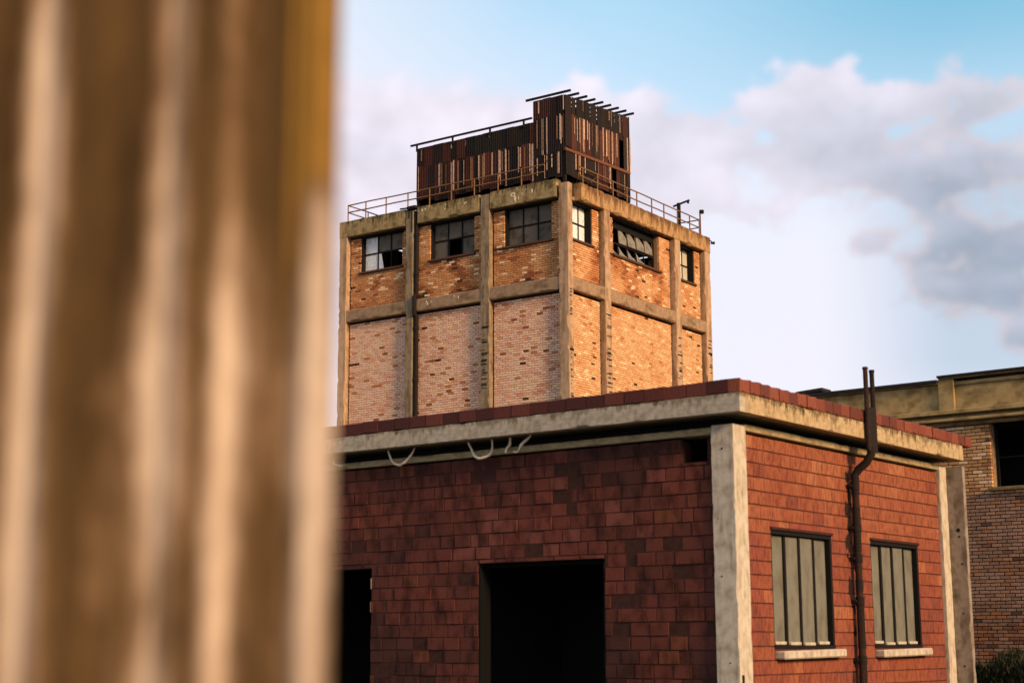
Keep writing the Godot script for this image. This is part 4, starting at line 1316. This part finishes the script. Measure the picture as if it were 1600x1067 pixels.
# ------------------------------------------------------------------ the building behind on the right
func rear_building() -> void:
	var zr := -34.912
	var xr := -18.15
	var W := thing("plastered_warehouse", "old brick warehouse with stained ochre parapet and a dark broken window behind the low building", "building", Vector3(xr, 0, zr))
	var hole := [4.80, 7.6, 5.03, 6.50]
	var st := mb()
	wall(st, func(u, y, w): return Vector3(u, y, -0.10 - w), 0.0, 12.0, 0.0, 6.62, 0.32, [hole])
	span(st, Vector3(0, 0, -7.0), Vector3(0.3, 6.62, -0.42))
	span(st, Vector3(11.7, 0, -7.0), Vector3(12.0, 6.62, -0.42))
	span(st, Vector3(0, 0, -7.3), Vector3(12.0, 6.62, -7.002))
	obj("wall", st, M.mortar_old, W)
	st = mb()
	span(st, Vector3(0.3, 6.5, -7.0), Vector3(11.7, 6.62, -0.42))
	span(st, Vector3(0.3, 3.0, -3.0), Vector3(11.7, 6.5, -2.9))
	obj("ceiling", st, M.inside, W)
	# cornice mouldings, parapet, capping
	for c in [[6.50, 6.60, 0.02], [6.602, 6.68, 0.16], [6.682, 6.76, 0.08], [6.762, 6.87, 0.20]]:
		st = mb()
		span(st, Vector3(-0.05, c[0], -0.42), Vector3(12.05, c[1], c[2]), 0.015)
		obj("cornice", st, M.plaster_dark if c[2] < 0.1 else M.plaster, W)
	st = mb()
	span(st, Vector3(0, 6.872, -0.35), Vector3(3.66, 7.50, 0.02), 0.01)
	obj("parapet", st, M.plaster, W)
	st = mb()
	span(st, Vector3(4.05, 6.872, -0.35), Vector3(12.0, 7.54, 0.02), 0.01)
	obj("parapet", st, M.plaster, W)
	st = mb()
	span(st, Vector3(3.663, 6.872, -0.38), Vector3(4.047, 7.60, 0.09), 0.012)
	obj("pilaster", st, M.plaster, W)
	st = mb()
	span(st, Vector3(0.0, 7.502, -0.40), Vector3(3.66, 7.535, 0.10), 0.008)
	obj("capping", st, M.plaster_dark, W)
	st = mb()
	span(st, Vector3(0.0, 7.537, -0.42), Vector3(3.66, 7.61, 0.14), 0.008)
	obj("flashing", st, M.felt_and_shade, W)
	st = mb()
	span(st, Vector3(3.68, 7.605, -0.40), Vector3(12.0, 7.64, 0.11), 0.008)
	obj("capping", st, M.plaster_dark, W)
	st = mb()
	span(st, Vector3(3.66, 7.643, -0.42), Vector3(12.0, 7.70, 0.14), 0.008)
	obj("flashing", st, M.felt_and_shade, W)
	st = mb()
	span(st, Vector3(4.05, 7.44, -0.3), Vector3(12.0, 7.48, 0.06), 0.008)
	obj("cornice", st, M.plaster_dark, W)
	st = mb()
	bx(st, Vector3(0.35, 7.66, -0.1), Vector3(0.75, 0.10, 0.5), 0.03, Basis(Vector3(0, 0, 1), 0.05))
	obj("flashing", st, M.felt_and_shade, W)
	# window
	var w := node("window", W)
	st = mb()
	span(st, Vector3(4.80, 5.03, -0.38), Vector3(4.86, 6.5, -0.30))
	span(st, Vector3(4.86, 5.72, -0.37), Vector3(7.6, 5.75, -0.33))
	obj("frame", st, M.frame, w)
	st = mb()
	span(st, Vector3(4.72, 4.95, -0.15), Vector3(7.7, 5.03, 0.07), 0.012)
	obj("sill", st, M.plaster_dark, w)
	# bricks
	var pal := [Color(0.655, 0.439, 0.262), Color(0.515, 0.286, 0.131), Color(0.390, 0.198, 0.083), Color(0.296, 0.132, 0.062), Color(0.187, 0.080, 0.048), Color(0.086, 0.052, 0.041), Color(0.312, 0.180, 0.120), Color(0.240, 0.136, 0.090)]
	var grime := noise(91, 0.5, 4)
	var pick := func(u: float, y: float) -> int:
		var g := grime.get_noise_2d(u, y * 1.3)
		var r := rng.randf()
		if r < 0.012: return 5
		if y < 4.9:
			var t := g * 1.6 + rng.randfn(0.0, 0.3)
			return 6 if t < -0.1 else 7 if t < 0.4 else 3 if t < 0.7 else 4
		if r < 0.10: return 0
		var t := 1.7 + g * 1.8 + rng.randfn(0.0, 0.6)
		return clampi(int(round(t)), 1, 4)
	var items := []
	bond(items, func(u, y, o): return Vector3(u, y, -0.02 + o), Vector3(0, 0, 1), 0.0, 12.0, 0.0, 6.50, 0.235, 0.08, 0.014, 0.014, 0.10, [[4.80, 7.6, 4.95, 6.5]], pick, 0.007)
	lay(W, "brick", "brickwork", items, unit_block(Vector3(0.03, 0.08, 0.08)), M.brick, pal, 300)
	# slim concrete post between the two buildings
	var P := thing("concrete_post", "pale grey concrete post with bolt holes at the far end of the red wall", "post", Vector3(-11.515, 0, -28.42))
	st = mb()
	worn(st, Vector3(-0.155, 0, 0.09), Vector3(0.165, 4.80, 0.20), 1, 0.010, 0.03, 0.08)
	obj("shaft", st, M.post, P)
	st = mb()
	for h in [[0.02, 3.62, 0.04], [0.035, 3.5, 0.02], [0.06, 3.0, 0.02], [0.03, 2.1, 0.015], [0.0, 1.15, 0.02]]:
		tube(st, [Vector3(h[0], h[1], 0.19), Vector3(h[0], h[1], 0.204)], h[2], 7)
	var hm := obj("bolt_hole", st, M.iron, P)
	hm.set_meta("kind", "stuff")

func weeds() -> void:
	var blade := mb()
	var n := Vector3(0, 0.3, 1).normalized()
	var p := [Vector3(-0.02, 0, 0), Vector3(0.02, 0, 0), Vector3(0.035, 0.16, 0.02), Vector3(-0.035, 0.16, 0.02), Vector3(0.0, 0.30, 0.09)]
	quad(blade, p[0], p[1], p[2], p[3], n)
	tri(blade, p[3], p[2], p[4], n)
	var m := surface(t_brick, Vector3(0.6, 0.6, 0.6), 0.7)
	m.vertex_color_use_as_albedo = true
	m.backlight_enabled = true
	m.backlight = Color(0.25, 0.3, 0.12)
	var mm := MultiMesh.new()
	mm.transform_format = MultiMesh.TRANSFORM_3D
	mm.use_colors = true
	mm.mesh = blade.commit()
	var cnt := 22000
	mm.instance_count = cnt
	for i in cnt:
		var x := rng.randf_range(-15.2, -9.5)
		var z := rng.randf_range(-34.6, -33.0)
		var top := 0.75 + 0.16 * (x + 14.4) + 0.35 * absf(sin(x * 3.1) * cos(x * 1.3 + z))
		var y := top * sqrt(rng.randf())
		var bs := Basis(Vector3.UP, rng.randf() * TAU) * Basis(Vector3(1, 0, 0), rng.randf_range(-0.9, 0.9))
		var s := rng.randf_range(0.2, 0.55)
		mm.set_instance_transform(i, Transform3D(bs.scaled(Vector3(s, s, s)), Vector3(x, y, z)))
		var t := rng.randf()
		mm.set_instance_color(i, Color(0.022, 0.026, 0.011).lerp(Color(0.06, 0.056, 0.022), t * t))
	var o := MultiMeshInstance3D.new()
	o.name = "weeds"
	o.multimesh = mm
	o.material_override = m
	add_child(o, true)
	o.set_meta("kind", "stuff")
	tag(o, "dark green weeds growing along the foot of the old brick warehouse", "weeds")

# ------------------------------------------------------------------ the corrugated sheet close to the camera
func hoarding() -> void:
	var yaw := YAW
	var right := Vector3(cos(yaw), 0, -sin(yaw))
	var H := thing("metal_hoarding", "worn brown ribbed metal hoarding standing close by, its cream paint flaking along the ribs", "hoarding", Vector3(-1.3225, 0, -1.3467), yaw)
	# local x to the right along the sheet, z towards the camera
	var prof := []         # [x, z]
	var x := 0.0
	prof.append([0.0, -0.012])
	prof.append([-0.004, 0.012])
	prof.append([-0.036, 0.012])
	prof.append([-0.052, 0.0])
	x = -0.052
	var k := 0
	while x > -1.3:
		var flat := 0.072
		prof.append([x - flat, 0.0])
		prof.append([x - flat - 0.016, 0.012])
		prof.append([x - flat - 0.016 - 0.052, 0.012])
		prof.append([x - flat - 0.084, 0.0])
		x -= flat + 0.084
		k += 1
	var st := mb()
	var rows := 12
	for sgn in [1.0, -1.0]:
		for i in prof.size() - 1:
			var a := Vector3(prof[i][0], 0, prof[i][1])
			var b := Vector3(prof[i + 1][0], 0, prof[i + 1][1])
			var nn: Vector3 = Vector3(-(b.z - a.z), 0, b.x - a.x).normalized() * -sgn
			if nn.z * sgn < 0.0 and absf(nn.z) > 0.01: nn = -nn
			var o := Vector3(0, 0, 0.0006 * sgn)
			for r in rows:
				var y0 := 3.0 * r / rows
				var y1 := 3.0 * (r + 1) / rows
				quad(st, a + o + Vector3(0, y0, 0), b + o + Vector3(0, y0, 0), b + o + Vector3(0, y1, 0), a + o + Vector3(0, y1, 0), nn, [Vector2(-a.x / 1.4, 1.0 - y0 / 3.0), Vector2(-b.x / 1.4, 1.0 - y0 / 3.0), Vector2(-b.x / 1.4, 1.0 - y1 / 3.0), Vector2(-a.x / 1.4, 1.0 - y1 / 3.0)])
	var W := 700
	var Hh := 750
	var im := Image.create(W, Hh, false, Image.FORMAT_RGB8)
	var n1 := noise(101, 1.0, 4)
	var ribs := [[0.020, 0.036, 1.15], [0.132, 0.030, 0.92], [0.206, 0.042, 0.90], [0.366, 0.038, 1.05], [0.46, 0.03, 0.8], [0.56, 0.03, 0.8], [0.70, 0.03, 0.9], [0.86, 0.03, 0.9], [1.0, 0.03, 0.9], [1.15, 0.03, 0.9], [1.3, 0.03, 0.9]]
	for px in W:
		var u := 1.4 * px / W
		var rib := 0.0
		for r in ribs: rib = maxf(rib, r[2] * exp(-pow((u - r[0]) / r[1], 2.0) * 1.6))
		for py in Hh:
			var y := 3.0 * (1.0 - float(py) / Hh)
			var f := n1.get_noise_2d(u * 7.0, y * 1.7)
			var g := n1.get_noise_2d(u * 60.0 + 30.0, y * 12.0)
			var worn := rib + 0.62 * f + 0.12 * g - 0.42 * sm(1.9, 2.4, y) * (1.0 if u < 0.3 else 0.55)
			if u < 0.06: worn -= 0.75 * sm(2.12, 2.22, y)
			var c := Color(0.092, 0.054, 0.023).lerp(Color(0.045, 0.027, 0.012), clampf(0.5 + 1.2 * n1.get_noise_2d(u * 7.0, y * 1.1 + 9.0), 0, 1))
			if u < 0.06: c = c.lerp(Color(0.23, 0.125, 0.028), sm(1.9, 2.2, y))
			c = c.lerp(Color(0.175, 0.108, 0.060), sm(0.0, 0.5, worn))
			c = c.lerp(Color(0.50, 0.39, 0.295), sm(0.35, 1.05, worn))
			c *= 1.0 + 0.2 * g
			c.a = 1.0
			im.set_pixel(px, py, lin(c.clamp()))
	var m := StandardMaterial3D.new()
	m.albedo_texture = ImageTexture.create_from_image(im)
	m.roughness = 0.9
	m.metallic_specular = 0.1
	obj("ribbed_sheet", st, m, H)
	for px in [-0.25, -1.25]:
		st = mb()
		span(st, Vector3(px - 0.04, 0, -0.10), Vector3(px + 0.04, 2.9, -0.02), 0.005)
		obj("post", st, M.rusty, H)
	for y in [0.5, 1.5, 2.6]:
		st = mb()
		span(st, Vector3(-1.3, y - 0.03, -0.018), Vector3(-0.03, y + 0.03, -0.002))
		obj("rail", st, M.rusty, H)

# ------------------------------------------------------------------
func _ready() -> void:
	rng.seed = 20181230
	cam = Camera3D.new()
	cam.name = "camera"
	cam.position = Vector3(0, 1.6, 0)
	cam.rotation = Vector3(deg_to_rad(10.837), deg_to_rad(37.921), deg_to_rad(-0.196))
	cam.near = 0.05
	cam.far = 4000.0
	add_child(cam)
	var at := CameraAttributesPhysical.new()
	at.frustum_focal_length = 55.29
	at.frustum_near = 0.05
	at.frustum_far = 4000.0
	at.frustum_focus_distance = 50.0
	at.exposure_aperture = 1.6
	cam.attributes = at
	cam.fov = 24.49
	cam.current = true

	var env := Environment.new()
	env.background_mode = Environment.BG_SKY
	env.sky = Sky.new()
	env.sky.sky_material = make_sky()
	env.tonemap_mode = Environment.TONE_MAPPER_LINEAR
	env.tonemap_exposure = EXPOSURE
	env.sdfgi_enabled = true
	env.ssao_enabled = true
	env.ssil_enabled = true
	var we := WorldEnvironment.new()
	we.name = "world_environment"
	we.environment = env
	add_child(we)

	var sun := DirectionalLight3D.new()
	sun.name = "sun"
	sun.light_energy = 0.5
	sun.light_color = Color(1.0, 0.83, 0.63)
	sun.light_angular_distance = 12.0
	sun.shadow_enabled = true
	add_child(sun)
	var az := deg_to_rad(11.0)      # from +x towards +z
	var el := deg_to_rad(22.0)
	var from := Vector3(cos(az) * cos(el), sin(el), sin(az) * cos(el))
	sun.look_at_from_position(from * 50.0, Vector3.ZERO, Vector3.UP)

	materials()
	M.plaster_pink = tint(surface(t_conc, Vector3(1.6, 1.6, 1.6), 0.92, t_blotch, Vector3(1.3, 1.3, 1.3), t_bump, 0.12), C(0.24, 0.16, 0.125))
	M.post = tint(surface(t_conc, Vector3(1.1, 1.1, 1.1), 0.9, t_blotch, Vector3(1.3, 2.2, 1.3), t_bump, 0.12), C(0.27, 0.225, 0.18))

	var ground := MeshInstance3D.new()
	ground.name = "ground"
	var pm := PlaneMesh.new()
	pm.size = Vector2(3000, 3000)
	ground.mesh = pm
	ground.material_override = tint(surface(t_conc, Vector3(6, 6, 6), 0.95, t_blotch, Vector3(31, 31, 31)), C(0.16, 0.135, 0.10))
	add_child(ground)
	tag(ground, "dusty grey yard of broken asphalt around the buildings", "ground")
	ground.set_meta("kind", "structure")

	tower()
	low_building()
	rear_building()
	shed()
	railing()
	drainpipe()
	hoarding()
	weeds()
